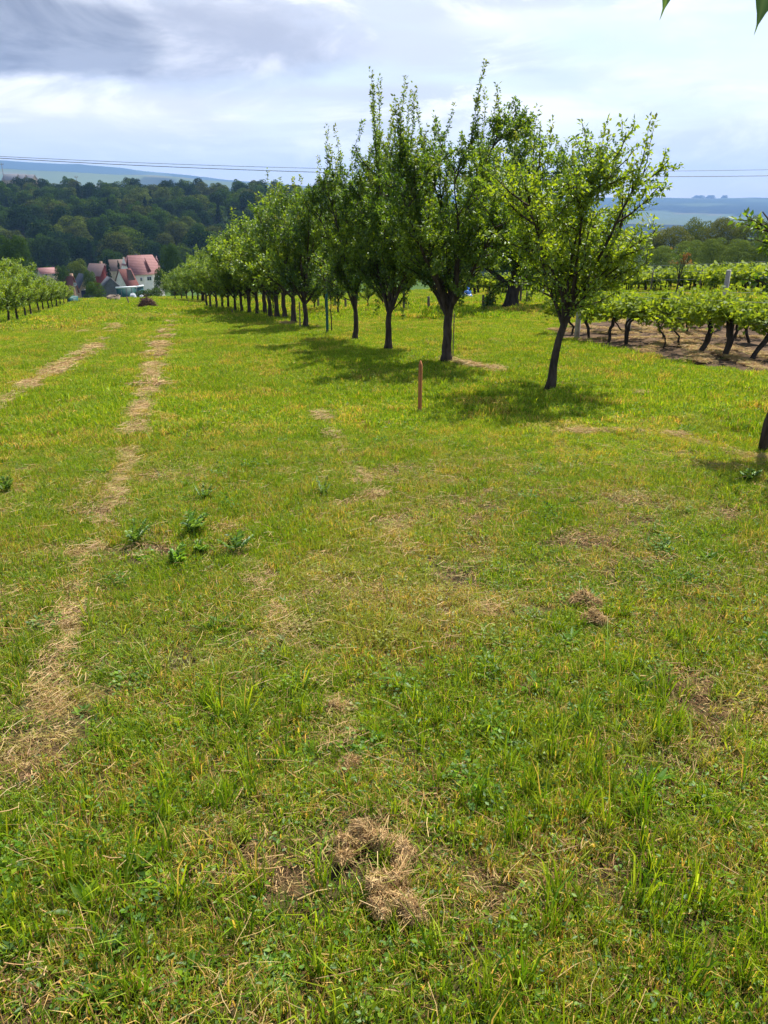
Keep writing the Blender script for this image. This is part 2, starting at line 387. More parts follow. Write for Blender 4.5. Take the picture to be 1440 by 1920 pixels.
# two pale meadow slopes on the near ridge of the hills
md = np.exp(-((th+18.5)/3.2)**2-((R_-3950)/230)**2)+np.exp(-((th+15)/3)**2-((R_-6300)/350)**2); cf = lerp(cf, (.24, .28, .12), np.clip(md*.2, 0, .12))
c = lerp(c, (0, 0, 0), ff*0); c = c*(1-ff[..., None])+cf*ff[..., None]
cols = np.vstack([c.reshape(-1, 3), [[.08, .1, .02]]])
gm = bpy.data.materials.new('ground'); gm.use_nodes = True; t = NT(gm.node_tree)
b = t.n('ShaderNodeBsdfPrincipled'); o = t.n('ShaderNodeOutputMaterial'); t.t.links.new(b.outputs[0], o.inputs[0])
pos = t.n('ShaderNodeNewGeometry').outputs['Position']; cc = t.n('ShaderNodeAttribute', attribute_name='Col').outputs['Color']
f1 = t.noise(pos, 45, 4, .7); f2 = t.noise(pos, 3.2, 5, .65); f3 = t.noise(pos, .5, 4, .6)
cc = t.mix(1., cc, t.mix(f1, (.35, .35, .35), (1.6, 1.6, 1.6)), 'MULTIPLY')
cc = t.mix(1., cc, t.mix(t.ss(f2, .3, .7), (.72, .78, .8), (1.28, 1.2, 1.1)), 'MULTIPLY')
cc = t.mix(1., cc, t.mix(t.ss(f3, .3, .7), (.88, .92, .95), (1.14, 1.08, 1.0)), 'MULTIPLY')
t.put(b.inputs['Base Color'], cc); b.inputs['Roughness'].default_value = 1.; b.inputs['Specular IOR Level'].default_value = .05
bn = t.n('ShaderNodeBump'); bn.inputs['Strength'].default_value = .8; bn.inputs['Distance'].default_value = .03; t.put(bn.inputs['Height'], f1); t.t.links.new(bn.outputs[0], b.inputs['Normal'])
ground = link('ground', mesh_np('ground', V, [Q, T], gm, cols, True)); ground['kind'] = 'structure'

# ------------------------------------------------------------------ geometry-node scatter used for stuff only
def scatter(name, pts, rot, scl, idx, attrs, protos, label, cat):
    me = bpy.data.meshes.new(name); me.vertices.add(len(pts)); me.vertices.foreach_set('co', np.asarray(pts, np.float32).ravel())
    def at_(n, typ, data, key):
        a = me.attributes.new(n, typ, 'POINT'); a.data.foreach_set(key, data)
    at_('rot', 'FLOAT_VECTOR', np.asarray(rot, np.float32).ravel(), 'vector'); at_('scl', 'FLOAT_VECTOR', np.asarray(scl, np.float32).ravel(), 'vector')
    at_('idx', 'INT', np.asarray(idx, np.int32), 'value')
    for k, v in attrs.items(): at_(k, 'FLOAT', np.asarray(v, np.float32), 'value')
    o = link(name, me); tag(o, label, cat, kind='stuff')
    c = bpy.data.collections.new(name+'_sources')
    for k, p in enumerate(protos):
        po = bpy.data.objects.new('%s_source_%02d' % (name, k), p); c.objects.link(po)
    ng = bpy.data.node_groups.new(name+'_scatter', 'GeometryNodeTree')
    ng.interface.new_socket('Geometry', in_out='INPUT', socket_type='NodeSocketGeometry'); ng.interface.new_socket('Geometry', in_out='OUTPUT', socket_type='NodeSocketGeometry')
    N = ng.nodes.new; gi = N('NodeGroupInput'); go = N('NodeGroupOutput'); ip = N('GeometryNodeInstanceOnPoints'); ci = N('GeometryNodeCollectionInfo')
    ci.inputs['Collection'].default_value = c; ci.inputs['Separate Children'].default_value = True; ci.inputs['Reset Children'].default_value = True
    def na(nm, ty):
        a = N('GeometryNodeInputNamedAttribute'); a.data_type = ty; a.inputs[0].default_value = nm; return [s for s in a.outputs if s.enabled][0]
    L = ng.links.new; L(gi.outputs[0], ip.inputs['Points']); L(ci.outputs[0], ip.inputs['Instance']); ip.inputs['Pick Instance'].default_value = True
    L(na('idx', 'INT'), ip.inputs['Instance Index']); L(na('rot', 'FLOAT_VECTOR'), ip.inputs['Rotation']); L(na('scl', 'FLOAT_VECTOR'), ip.inputs['Scale'])
    L(ip.outputs[0], go.inputs[0])
    md = o.modifiers.new('scatter', 'NODES'); md.node_group = ng
    return o
# ------------------------------------------------------------------ blades
PAL = dict(green=(.058, .128, .007), mid=(.128, .205, .010), yel=(.225, .285, .015), light=(.26, .34, .05), tan=(.44, .30, .13), brown=(.17, .095, .042), dark=(.030, .075, .016), blue=(.075, .15, .035))
def pick(n, names, p):
    k = rng.choice(len(names), n, p=np.array(p)/sum(p)); c = np.array([PAL[a] for a in names])[k]
    return c*(.75+.5*rng.random((n, 1)))*(1+(rng.random((n, 3))-.5)*.15)
def blades(n, px, py, h, w, lean, cols, curl=1.):
    """each blade: 5 verts, a quad and a tri; h,w,lean arrays; lean = horizontal tip displacement / height"""
    a = rng.random(n)*2*pi; d = np.stack([np.cos(a), np.sin(a)], -1); b = rng.random(n)*2*pi; s = np.stack([np.cos(b), np.sin(b)], -1)*w[:, None]*.5
    base = np.stack([px, py], -1); mid = base+d*(lean*h*.32)[:, None]; tip = base+d*(lean*h)[:, None]
    z0 = -.012*np.ones(n); zm = h*.6; zt = h*(1-.28*np.minimum(lean, 1.6)*curl*.6)
    V = np.empty((n, 5, 3)); V[:, 0, :2] = base-s; V[:, 1, :2] = base+s; V[:, 2, :2] = mid-s*.8; V[:, 3, :2] = mid+s*.8; V[:, 4, :2] = tip
    V[:, 0, 2] = z0; V[:, 1, 2] = z0; V[:, 2, 2] = zm; V[:, 3, 2] = zm; V[:, 4, 2] = zt
    o = np.arange(n)[:, None]*5; return V.reshape(-1, 3), o+np.array([[0, 1, 3, 2]]), o+np.array([[2, 3, 4]]), np.repeat(cols, 5, 0)
def straws(n, px, py, L, w, zmax, cols, tilt=.25):
    """lying straws: thin crossed strips, slightly bent"""
    a = rng.random(n)*2*pi; d = np.stack([np.cos(a), np.sin(a), (rng.random(n)-.5)*tilt], -1); c = np.stack([px, py, rng.random(n)**1.5*zmax+.004], -1)
    s = np.cross(d, [0, 0, 1.]); s /= np.linalg.norm(s, axis=1)[:, None]; up = np.array([0, 0, 1.])
    mid = c+up*(L*.05*rng.random(n))[:, None]+s*(L*(rng.random(n)-.5)*.18)[:, None]; e0 = c-d*L[:, None]/2; e1 = c+d*L[:, None]/2
    e0[:, 2] = np.maximum(e0[:, 2], .002); e1[:, 2] = np.maximum(e1[:, 2], .002)
    hw = (w/2)[:, None]*(s*.8+up*.5)
    V = np.stack([e0-hw, e0+hw, mid-hw, mid+hw, e1-hw, e1+hw], 1).reshape(-1, 3)
    o = np.arange(n)[:, None]*6; return V, np.vstack([o+np.array([[0, 1, 3, 2]]), o+np.array([[2, 3, 5, 4]])]), np.repeat(cols, 6, 0)
def leaflets(C, D, Nn, L, Wd, cols, fold=.25):
    """diamond leaf folded on its midrib; C base, D direction, Nn normal"""
    n = len(C); D = D/(np.linalg.norm(D, axis=1)[:, None]+1e-9); S_ = np.cross(D, Nn); S_ /= np.linalg.norm(S_, axis=1)[:, None]+1e-9; U = np.cross(S_, D)
    L = L[:, None]; Wd = Wd[:, None]
    V = np.stack([C, C+D*L*.42-S_*Wd*.5+U*Wd*fold, C+D*L-U*L*.08, C+D*L*.42+S_*Wd*.5+U*Wd*fold], 1).reshape(-1, 3)
    o = np.arange(n)[:, None]*4; return V, np.vstack([o+np.array([[0, 1, 2]]), o+np.array([[0, 2, 3]])]), np.repeat(cols, 4, 0)
def join(parts):
    V = []; Q = []; T = []; C = []; n = 0
    for p in parts:
        if len(p) == 4: v, q, t_, c_ = p
        elif p[1].shape[1] == 4: v, q, c_ = p; t_ = np.zeros((0, 3), int)
        else: v, t_, c_ = p; q = np.zeros((0, 4), int)
        V.append(v); Q.append(q+n); T.append(t_+n); C.append(c_); n += len(v)
    return np.vstack(V), [np.vstack(Q), np.vstack(T)], np.vstack(C)
def rnd(n, a, b): return a+(b-a)*rng.random(n)
def patch_short(size, n, h0, h1, w0, w1, kind=0):
    px = rnd(n, -size/2, size/2); py = rnd(n, -size/2, size/2)
    cl = vnoise(px+rng.random()*50, py, size/4, 2); h = rnd(n, h0, h1)*(.6+.8*cl)
    P = [blades(n, px, py, h, rnd(n, w0, w1), rnd(n, .1, 1.1), pick(n, ['green', 'mid', 'yel', 'light', 'tan', 'brown'], [.26, .38, .26, .05, .035, .015] if kind == 0 else [.1, .2, .2, .1, .25, .15]))]
    m = int(n*.10); P.append(straws(m, rnd(m, -size/2, size/2), rnd(m, -size/2, size/2), rnd(m, .03, .10)*(h1/.07)**.5, rnd(m, w0, w1)*.8, h0*.6, pick(m, ['tan', 'brown', 'yel'], [.5, .35, .15])))
    m = int(n*.16); C = np.stack([rnd(m, -size/2, size/2), rnd(m, -size/2, size/2), rnd(m, .005, h1*.45)], -1); a = rnd(m, 0, 2*pi)
    D = np.stack([np.cos(a), np.sin(a), rnd(m, -.1, .5)], -1); Nn = np.stack([rnd(m, -.4, .4), rnd(m, -.4, .4), np.ones(m)], -1)
    P.append(leaflets(C, D, Nn, rnd(m, .012, .026)*(w0/.0022)**.5, rnd(m, .007, .014)*(w0/.0022)**.5, pick(m, ['green', 'mid', 'dark', 'blue'], [.35, .35, .15, .15]), .1))
    return join(P)
def mk(name, j, mt): return mesh_np(name, j[0], j[1], mt, j[2])
near_p = [mk('turf', patch_short(.26, 620, .022, .060, .0018, .0042, k % 3 == 2), M['grass']) for k in range(6)]
mid_p = [mk('turf', patch_short(.6, 1500, .03, .075, .004, .008, k % 4 == 3), M['grass']) for k in range(5)]
far_p = [mk('turf', patch_short(2.0, 2600, .04, .10, .012, .024, k % 4 == 3), M['grass']) for k in range(4)]
def tuft(n, rad, h0, h1, w0, w1, names, p):
    a = rnd(n, 0, 2*pi); r = rad*np.sqrt(rng.random(n)); return join([blades(n, r*np.cos(a), r*np.sin(a), rnd(n, h0, h1), rnd(n, w0, w1), rnd(n, .15, 1.0)**1.2, pick(n, names, p))])
tuft_p = [mk('tuft', tuft(int(rnd(1, 14, 34)[0]), rnd(1, .015, .05)[0], .08, rnd(1, .14, .27)[0], .003, .0068, ['green', 'mid', 'yel', 'light', 'tan'], [.36, .38, .18, .05, .05]), M['grass']) for k in range(7)]
def rosette(n, L, Wd, kind):
    a = rnd(n, 0, 2*pi); el = rnd(n, .05, 1.0)
    D = np.stack([np.cos(a)*np.cos(el), np.sin(a)*np.cos(el), np.sin(el)], -1); C = np.stack([rnd(n, -.02, .02), rnd(n, -.02, .02), rnd(n, 0, .02)], -1)
    Nn = np.stack([-D[:, 0]*.3, -D[:, 1]*.3, np.ones(n)], -1)
    if kind: # scattered little leaves (clover, yarrow)
        C = np.stack([rnd(n, -.06, .06), rnd(n, -.06, .06), rnd(n, .01, .06)], -1)
    return join([leaflets(C, D, Nn, rnd(n, L*.6, L), rnd(n, Wd*.7, Wd), pick(n, ['green', 'mid', 'dark', 'blue'], [.4, .3, .1, .2]), .12)])
ros_p = [mk('leafy_herb', rosette(int(rnd(1, 9, 16)[0]), .075, .020, 0), M['grass']) for k in range(3)]+[mk('clover', rosette(90, .020, .015, 1), M['grass']) for k in range(3)]
def wedge(n, r0, r1, half=37):
    a = np.radians(rnd(n, -half, half)); r = np.sqrt(rnd(n, r0*r0, r1*r1)); return r*np.sin(a), r*np.cos(a)
def area(r0, r1, half=37): return np.radians(2*half)*.5*(r1*r1-r0*r0)
SOILX = [hit(p, q)[:2] for p, q in [(1020, 622), (1075, 645), (1200, 668), (1320, 690), (1440, 705), (1620, 720), (1700, 640), (1440, 596), (1300, 597), (1150, 603), (1060, 612)]]
def in_poly(x, y, P):
    c = np.zeros(len(x), bool); n = len(P)
    for a in range(n):
        x0, y0 = P[a]; x1, y1 = P[(a+1) % n]
        k = ((y0 > y) != (y1 > y)) & (x < (x1-x0)*(y-y0)/((y1-y0) if y1 != y0 else 1e-9)+x0); c ^= k
    return c
def field(name, protos, r0, r1, dens, smin, smax, label, cat, keep=None, half=37, tall=None):
    sp_ = 1/sqrt(dens); xs = r1*sin(R(half)); a_, b_ = np.meshgrid(np.arange(-xs, xs, sp_), np.arange(0, r1, sp_)); x = a_.ravel(); y = b_.ravel()
    x = x+rnd(len(x), -.45, .45)*sp_; y = y+rnd(len(y), -.45, .45)*sp_; r_ = np.hypot(x, y); kk = (r_ > r0) & (r_ < r1) & (np.abs(np.arctan2(x, y)) < R(half)); x, y = x[kk], y[kk]
    k = (y > .35) & (y < 104) & ~in_poly(x, y, SOILX); x, y = x[k], y[k]
    d = dryness(x, y); a = ambient_dry(x, y)
    if keep is not None:
        kk = keep(x, y, d, a); x, y, d, a = x[kk], y[kk], d[kk], a[kk]
    n = len(x); z = Hfun(x, y); s = rnd(n, smin, smax)
    br = bare(x, y); hgt = (.45+1.1*fbm(x, y, .6, 7, 3))*(1-.75*np.clip(d, 0, 1))*(1-.25*a)*(1-.55*br)
    if tall is not None: hgt = hgt*tall(x, y)
    rot = np.stack([rnd(n, -.08, .08)-.08, rnd(n, -.08, .08), rnd(n, 0, 2*pi)], -1)
    lit_hue = np.clip(.38+sst(y, 2.5, 9)*.35+.7*sst(fbm(x, y, 2.2, 5, 3), .4, .65)*(.35+.65*sst(y, 3, 9)), 0, 1)  # near blades toned darker, painting in the shade of longer grass; patches random
    dry = np.clip(.9*d+a*.6*(.25+.75*rng.random(n))+br*.55*rng.random(n), 0, 1)
    return scatter(name, np.stack([x, y, z], -1), rot, np.stack([s, s, s*hgt], -1), rng.integers(0, len(protos), n), dict(dry=dry, lit_hue=lit_hue), protos, label, cat)
field('grass', near_p, .4, 8, 40, .85, 1.15, 'short mown meadow grass covering the near field', 'grass', keep=lambda x, y, d, a: rng.random(len(x)) > bare(x, y)*.75)
field('grass', mid_p, 7.5, 27, 8, .85, 1.15, 'mown yellow-green grass across the middle of the field', 'grass', half=34)
field('grass', far_p, 26, 106, .8, .85, 1.2, 'bright mown grass of the distant field', 'grass', half=33)
field('grass', tuft_p, .5, 9, 95, .55, 1.05, 'taller grass tufts sprouting through the mown turf', 'grass',
      keep=lambda x, y, d, a: rng.random(len(x)) < (1.0*(1-sst(y, 1.4, 3.8))+.18)*(1-np.clip(d, 0, 1)*.8)*(.25+1.0*sst(fbm(x, y, .55, 4, 3), .4, .6)), tall=lambda x, y: 1.0*(1-.45*sst(y, 1.8, 5)))
field('grass', [mk('tuft', tuft(26, .05, .06, .16, .006, .012, ['green', 'mid', 'yel', 'light'], [.3, .4, .25, .05]), M['grass']) for k in range(4)], 8.5, 34, 7, .6, 1.25, 'scattered taller grass tufts in the middle of the field', 'grass', keep=lambda x, y, d, a: rng.random(len(x)) < .15+.85*sst(fbm(x, y, 1.5, 4, 3), .42, .62), half=34)
field('ground_cover', ros_p, .5, 8, 55, .6, 1.3, 'clover and small leafy herbs among the grass', 'ground cover',
      keep=lambda x, y, d, a: rng.random(len(x)) < (.35*(1-sst(y, 1.5, 5))+.15)*(1-np.clip(d, 0, 1)*.9)*sst(fbm(x, y, .7, 2, 3), .38, .62))

# lying hay along the swaths and loose straws everywhere
def straw_patch(size, n, L0, L1, w0, w1, zm): return join([straws(n, rng.normal(0, size/3, n), rng.normal(0, size/3, n), rnd(n, L0, L1), rnd(n, w0, w1), zm, pick(n, ['tan', 'brown', 'yel', 'light'], [.72, .2, .04, .04]))])
st_p = [mk('hay', straw_patch(.16, 150, .025, .09, .0013, .0028, .035), M['straw']) for k in range(5)]
sm_p = [mk('hay', straw_patch(.35, 220, .07, .2, .004, .009, .05), M['straw']) for k in range(3)]
thatch_p = [mk('thatch', join([straws(120, rnd(120, -.12, .12), rnd(120, -.12, .12), rnd(120, .008, .04), rnd(120, .0012, .003), .018, pick(120, ['tan', 'brown', 'dark'], [.42, .50, .08]), .6)]), M['straw']) for k in range(4)]
loose_p = [mk('hay', straw_patch(.3, 12, .03, .13, .001, .0024, .05), M['straw']) for k in range(5)]
def on_swath(dens, ylo, yhi):
    X_ = []; Y_ = []
    for Q, hw, st in SWP:
        seg = np.r_[0, np.cumsum(np.linalg.norm(np.diff(Q, axis=0), axis=1))]; n = int(seg[-1]*np.mean(hw)*2*dens*np.mean(st))
        if n < 2: continue
        s = rnd(n, 0, seg[-1]); hwi = np.interp(s, seg, hw); X_.append(np.interp(s, seg, Q[:, 0])+rng.normal(0, 1, n)*hwi*.55); Y_.append(np.interp(s, seg, Q[:, 1])+rng.normal(0, 1, n)*hwi*.55)
    x = np.concatenate(X_); y = np.concatenate(Y_); k = (y > ylo) & (y < yhi) & (dryness(x, y) > .12+.5*rng.random(len(x))); return x[k], y[k]
def thatch():
    x, y = wedge(2600, .45, 6.5); k = rng.random(len(x)) < .08+.9*np.clip(bare(x, y)*1.2+ambient_dry(x, y)*.4, 0, 1); x, y = x[k], y[k]
    strawfield(thatch_p, x, y, .8, 1.2, 'brown thatch of dead clippings lying between the grass', .006)
def strawfield(protos, x, y, s0, s1, label, lift=.012):
    n = len(x); s = rnd(n, s0, s1)
    return scatter('hay', np.stack([x, y, Hfun(x, y)+lift], -1), np.stack([rnd(n, -.1, .1), rnd(n, -.1, .1), rnd(n, 0, 6.28)], -1), np.stack([s, s, s], -1), rng.integers(0, len(protos), n), {}, protos, label, 'hay')
thatch()
x, y = on_swath(120, .5, 8); strawfield(st_p, x, y, .6, 1.1, 'dried cut grass lying in thin swaths on the near field')
x, y = on_swath(120, 7.5, 14); strawfield(st_p, x, y, .9, 1.5, 'dried cut grass lying in a thin line beyond the near field', .04)
x, y = on_swath(26, 11, 60); strawfield(sm_p, x, y, .6, 1.1, 'pale lines of dried cut grass further down the field', .045)
x, y = wedge(900, .5, 7); k = rng.random(len(x)) < .35+.65*ambient_dry(x, y); strawfield(loose_p, x[k], y[k], .6, 1.3, 'loose dry straws scattered over the turf', .02)

# ------------------------------------------------------------------ fruit trees
def nrm(v): return v/(np.linalg.norm(v)+1e-9)
def limb(p, d, L, n, up=.0, wob=.12):
    P = [np.array(p, float)]; d = nrm(np.array(d, float)); st = L/n
    for _ in range(n):
        d = nrm(d+np.array([rng.normal(0, wob), rng.normal(0, wob), rng.normal(0, wob*.6)+up])); P.append(P[-1]+d*st)
    return np.array(P)
def along(P, t):
    s = t*(len(P)-1); i = min(int(s), len(P)-2); f = s-i; return P[i]*(1-f)+P[i+1]*f, nrm(P[i+1]-P[i])
def skeleton(th, height, spread, nsc=6, nshoot=24, lean=0., dens=1., incl=(22, 52), l2=8, l3=6, sh=(.5, 1.1)):
    """trunk, scaffold limbs, side branches, twigs and upright shoots -> list of (points, r0, r1, level)"""
    B = []; r0 = .035+height*.0125
    tr = np.array([[lean*th*t*t*.6+lean*th*t*.4+rng.normal(0, .008), rng.normal(0, .008), th*t-.06*(t == 0)] for t in np.linspace(0, 1, 7)])
    Hc = height-th; top = tr[-1]; SC = []; L2 = []
    for k in range(nsc):
        a = 2*pi*k/nsc+rng.normal(0, .3); inc = R(rnd(1, *incl)[0]) if k else R(8)
        d = np.array([cos(a)*sin(inc)+lean*.5, sin(a)*sin(inc), cos(inc)]); L = Hc*rnd(1, .62, .82)[0]
        P = limb(tr[-1-(k % 2)] if k else top, d, L, 9, .05, .10); SC.append((P, L)); B.append([P, r0*.55, .0045, 1])
    for P, L in SC:
        for q in range(l2):
            t_ = rnd(1, .04, 1.)[0]; p, d = along(P, t_); a = rnd(1, 0, 2*pi)[0]; out = nrm(np.array([p[0]-top[0], p[1]-top[1], 0])+1e-6)
            dd = nrm(d*.4+np.array([cos(a), sin(a), rnd(1, -.25, .45)[0]])*.8+out*.35); l = Hc*.30*rnd(1, .7, 1.25)[0]*(1.1-.45*t_)
            P2 = limb(p, dd, l, 6, .07, .14); L2.append((P2, l)); B.append([P2, .013, .005, 2])
            for m in range(l3):
                t2 = rnd(1, .15, 1.)[0]; p2, d2 = along(P2, t2); v = rng.normal(0, 1, 3); v[2] = v[2]*.5+.15
                B.append([limb(p2, nrm(d2*.5+nrm(v)*.9), Hc*rnd(1, .05, .125)[0], 4, .05, .16), .005, .002, 3])
    for m in range(nshoot):
        P, L = SC[rng.integers(len(SC))]; t_ = rnd(1, .45, 1.)[0]
        if m % 3 == 0: P, L = L2[rng.integers(len(L2))]; t_ = rnd(1, .4, 1)[0]
        p, d = along(P, t_); dd = nrm(np.array([rng.normal(0, .16), rng.normal(0, .16), 1.])+d*.35)
        B.append([limb(p, dd, Hc*.30*rnd(1, *sh)[0], 7, .03, .05), .007, .002, 4])
    pts = np.vstack([b[0] for b in B]); zmax = pts[:, 2].max(); rad = np.percentile(np.hypot(pts[:, 0]-top[0], pts[:, 1]-top[1]), 97)
    kz = (height-th)/(zmax-th); kx = spread/rad
    for b in B:
        P = b[0]; P[:, 2] = np.where(P[:, 2] > th, th+(P[:, 2]-th)*kz, P[:, 2]); P[:, :2] = top[:2]+(P[:, :2]-top[:2])*kx
    B.insert(0, [tr, r0, r0*.72, 0]); return B, r0
GREENS = [np.array([.032, .078, .008]), np.array([.105, .185, .012]), np.array([.23, .31, .022])]
def foliage(B, ls, spacing, tone=.5, young=.0, ymax=None):
    C = []; D = []; up = []; YG = []
    for P, ra, rb, lv in B:
        if lv < 2: continue
        L = np.linalg.norm(np.diff(P, axis=0), axis=1).sum(); n = int(L/spacing*(1. if lv != 2 else .8))
        if n < 1: continue
        t = rng.random(n) if lv > 2 else rnd(n, .25, 1); t = np.sqrt(t) if lv == 3 else t
        s = t*(len(P)-1); i = np.minimum(s.astype(int), len(P)-2); f = (s-i)[:, None]; p = P[i]*(1-f)+P[i+1]*f; d = P[i+1]-P[i]; d /= np.linalg.norm(d, axis=1)[:, None]+1e-9
        o = rng.normal(0, 1, (n, 3)); o /= np.linalg.norm(o, axis=1)[:, None]
        C.append(p+o*rnd(n, 0, ls*.5)[:, None]); D.append(d*.35+o*.9+np.array([0, 0, -.10 if lv != 4 else .15])); YG.append((lv == 4)*t)
    C = np.vstack(C); D = np.vstack(D); YG = np.concatenate(YG); n = len(C)
    Nn = rng.normal(0, 1, (n, 3)); Nn[:, 2] = np.abs(Nn[:, 2])+.6
    a = np.clip(rng.normal(tone, .28, n)+(fbm(C[:, 0]*1.+5, C[:, 2], .7, 3, 2)-.5)*.8, 0, 1)[:, None]
    col = np.where(a < .5, GREENS[0]*(1-a*2)+GREENS[1]*a*2, GREENS[1]*(2-2*a)+GREENS[2]*(2*a-1))
    yy = (sst(YG, .45, 1.)*young)[:, None]*rng.random((n, 1)); col = col*(1-yy)+np.array([.22, .17, .05])*yy
    return leaflets(C, D, Nn, rnd(n, ls*.7, ls*1.2), rnd(n, ls*.42, ls*.62), col, .2)
def tree_parts(B, r0, leaf, spacing, tone, young, barkm, k0=9, kt=4, flare=1.35):
    m = MB()
    for P, ra, rb, lv in B:
        if lv == 0:
            n = len(P); rad = np.linspace(ra, rb, n); rad[0] *= flare*1.25; rad[1] *= 1.14; m.tube(P, rad, k0, True, .06)
        elif lv == 1: m.tube(P, np.linspace(ra, rb, len(P)), 6, False, .05)
        elif lv == 2: m.tube(P, np.linspace(ra, rb, len(P)), 4, False)
        else: m.tube(P[::2] if len(P) > 4 else P, np.linspace(ra, rb, len(P[::2] if len(P) > 4 else P)), 3, False)
    tm = m.mesh('trunk', barkm, True); v, t_, c_ = foliage(B, leaf, spacing, tone, young); cm = mesh_np('crown', v, [t_], M['leaf'], c_)
    return tm, cm
def plant_tree(name, label, cat, base, tm, cm, group=None, rz=0., s=(1, 1, 1)):
    t = thing(name, label, cat, base, rz, group); t.scale = s; link('trunk', tm, t); link('crown', cm, t); return t
def top_h(bx, by, ty, tx=None):
    b_ = hit(bx, by); return b_, at(tx or bx, ty, b_[1])[2]-b_[2], mpp(b_[1], by)
GROW = 'plum trees of the long row down the field'
# the five nearest trees, one mesh each
near_trees = [ # bx, by, top, trunk-top py, half crown px, lean, leaf, spacing, tone, scaff, shoots, label
    (1028, 735, 188, 588, 176, .17, .058, .0125, .80, 8, 50, 'slender leaning plum tree with airy light green crown, nearest and rightmost of the row', 77),
    (837, 682, 126, 578, 140, .02, .056, .0080, .46, 9, 66, 'tallest dark plum tree, straight trunk with a thin cane beside it', 41),
    (728, 657, 146, 580, 122, .02, .058, .0082, .46, 9, 56, 'plum tree forking low into a V, just left of the tallest plum tree', 52),
    (667, 641, 240, 575, 92, .0, .060, .0090, .54, 9, 36, 'plum tree with bushy low leaves, first trunk right of the dark green stake', 63),
    (574, 616, 318, 562, 84, -.02, .072, .012, .46, 9, 28, 'broad dark plum tree with bent trunk, just left of the green stake', 9)]
for (bx, by, ty, fy, hw, lean, ls, spc, tone, ns, nsh, lab, seed), tr_ in zip(near_trees, (.056, .088, .072, .064, .078)):
    rng = np.random.default_rng(seed)
    b_, h, k = top_h(bx, by, ty); th = at(bx, fy, b_[1])[2]-b_[2]
    B, r0 = skeleton(th, h, hw*k, ns, nsh, lean, 1., (18, 62), 12, 8, (.6, 1.2)); B[0][1] = tr_; B[0][2] = tr_*.74
    for q_ in B[1:]:
        if q_[3] == 1: q_[1] = tr_*.5
    tm, cm = tree_parts(B, r0, ls, spc, tone, .5, M['bark']); plant_tree('plum_tree', lab, 'tree', b_, tm, cm, GROW)
rng = np.random.default_rng(11)
# row trees further off: six variants shared by copies
var = []
for q in range(6):
    B, r0 = skeleton(1.0, 4., 1.5, 7, 16, rng.normal(0, .04), 1., (22, 68), 10, 7, (.35, .8)); var.append(tree_parts(B, r0*.95, .10, .021, [.6, .72, .62, .78, .55, .8][q], .25, M['bark'], 7))
def sil(x): return np.interp(x, [325, 340, 351, 372, 395, 418, 442, 468, 483, 507, 534, 551, 565], [512, 500, 490, 478, 462, 448, 438, 416, 402, 386, 364, 350, 335])
rowt = [(551, 608), (534, 602), (520, 600), (507, 597), (497, 594), (483, 592), (468, 590), (454, 589), (442, 589), (429, 588), (418, 587), (407, 584), (395, 580), (388, 577), (383, 572), (380, 572), (372, 570), (362, 568), (351, 566), (341, 564), (329, 565)]
ORD = ['sixth', 'seventh', 'eighth', 'ninth', 'tenth', 'eleventh', 'twelfth', 'thirteenth', 'fourteenth', 'fifteenth', 'sixteenth', 'seventeenth', 'eighteenth', 'nineteenth', 'twentieth', 'twenty-first', 'twenty-second', 'twenty-third', 'twenty-fourth', 'twenty-fifth', 'last']
for q, (bx, by) in enumerate(rowt):
    ty = sil(bx)+rng.normal(0, 4); b_, h, k = top_h(bx, by, ty); h = max(h, 2.)
    tall = h > 4.6; sx = min(max(h/4., .75), 1.35)*rnd(1, .9, 1.1)[0]
    tm, cm = var[q % 6]
    lab = 'plum tree with rounded crown, %s trunk from the near end of the long row' % ORD[q]
    if q == 1: lab = 'plum tree with the thickest trunk in the middle of the long row'
    if q == 20: lab = 'thin small plum tree at the very far end of the long row'
    plant_tree('plum_tree', lab, 'tree', b_, tm, cm, GROW, rng.random()*6.28, (sx, sx, h/4.))
# thinner trees of the row behind
for bx, by, ty in [(450, 568, 520), (460, 573, 515), (470, 577, 510), (513, 586, 490), (590, 587, 500), (611, 588, 480), (634, 593, 470), (690, 582, 500), (717, 580, 505)]:
    b_, h, k = top_h(bx, by, ty); s = h/4.; tm, cm = var[(bx) % 6]
    plant_tree('young_tree', 'slim young tree of the second row seen between the plum trunks', 'tree', b_, tm, cm, 'slim trees of the row behind', rng.random()*6, (s*.8, s*.8, s))
# left orchard row
varL = []
for q in range(4):
    B, r0 = skeleton(1.0, 3., 1.3, 7, 16, rng.normal(0, .05), 1., (30, 72), 9, 7, (.3, .7)); varL.append(tree_parts(B, r0*1.1, .10, .024, .78, .6, M['bark'], 7))
LR = [(-70, 640), (-32, 624), (0, 614), (18, 609), (34, 604), (49, 598), (59, 592), (74, 589), (82, 586), (92, 583), (99, 580), (107, 577), (114, 575), (121, 573.5), (128, 572)]
LO = ['', '', 'first', 'second', 'third', 'fourth', 'fifth', 'sixth', 'seventh', 'eighth', 'ninth', 'tenth', 'eleventh', 'twelfth', 'last']
for q, (bx, by) in enumerate(LR):
    if q < 2: continue
    ty = np.interp(bx, [-70, 0, 70, 100, 128], [490, 506, 512, 520, 530])+rng.normal(0, 3); b_, h, k = top_h(bx, by, ty); tm, cm = varL[q % 4]
    plant_tree('orchard_tree', 'low pale green orchard tree, %s trunk of the left row counted from the photo edge' % LO[q], 'tree', b_, tm, cm, 'low orchard trees on the left', rng.random()*6, (h/3., h/3., h/3.))
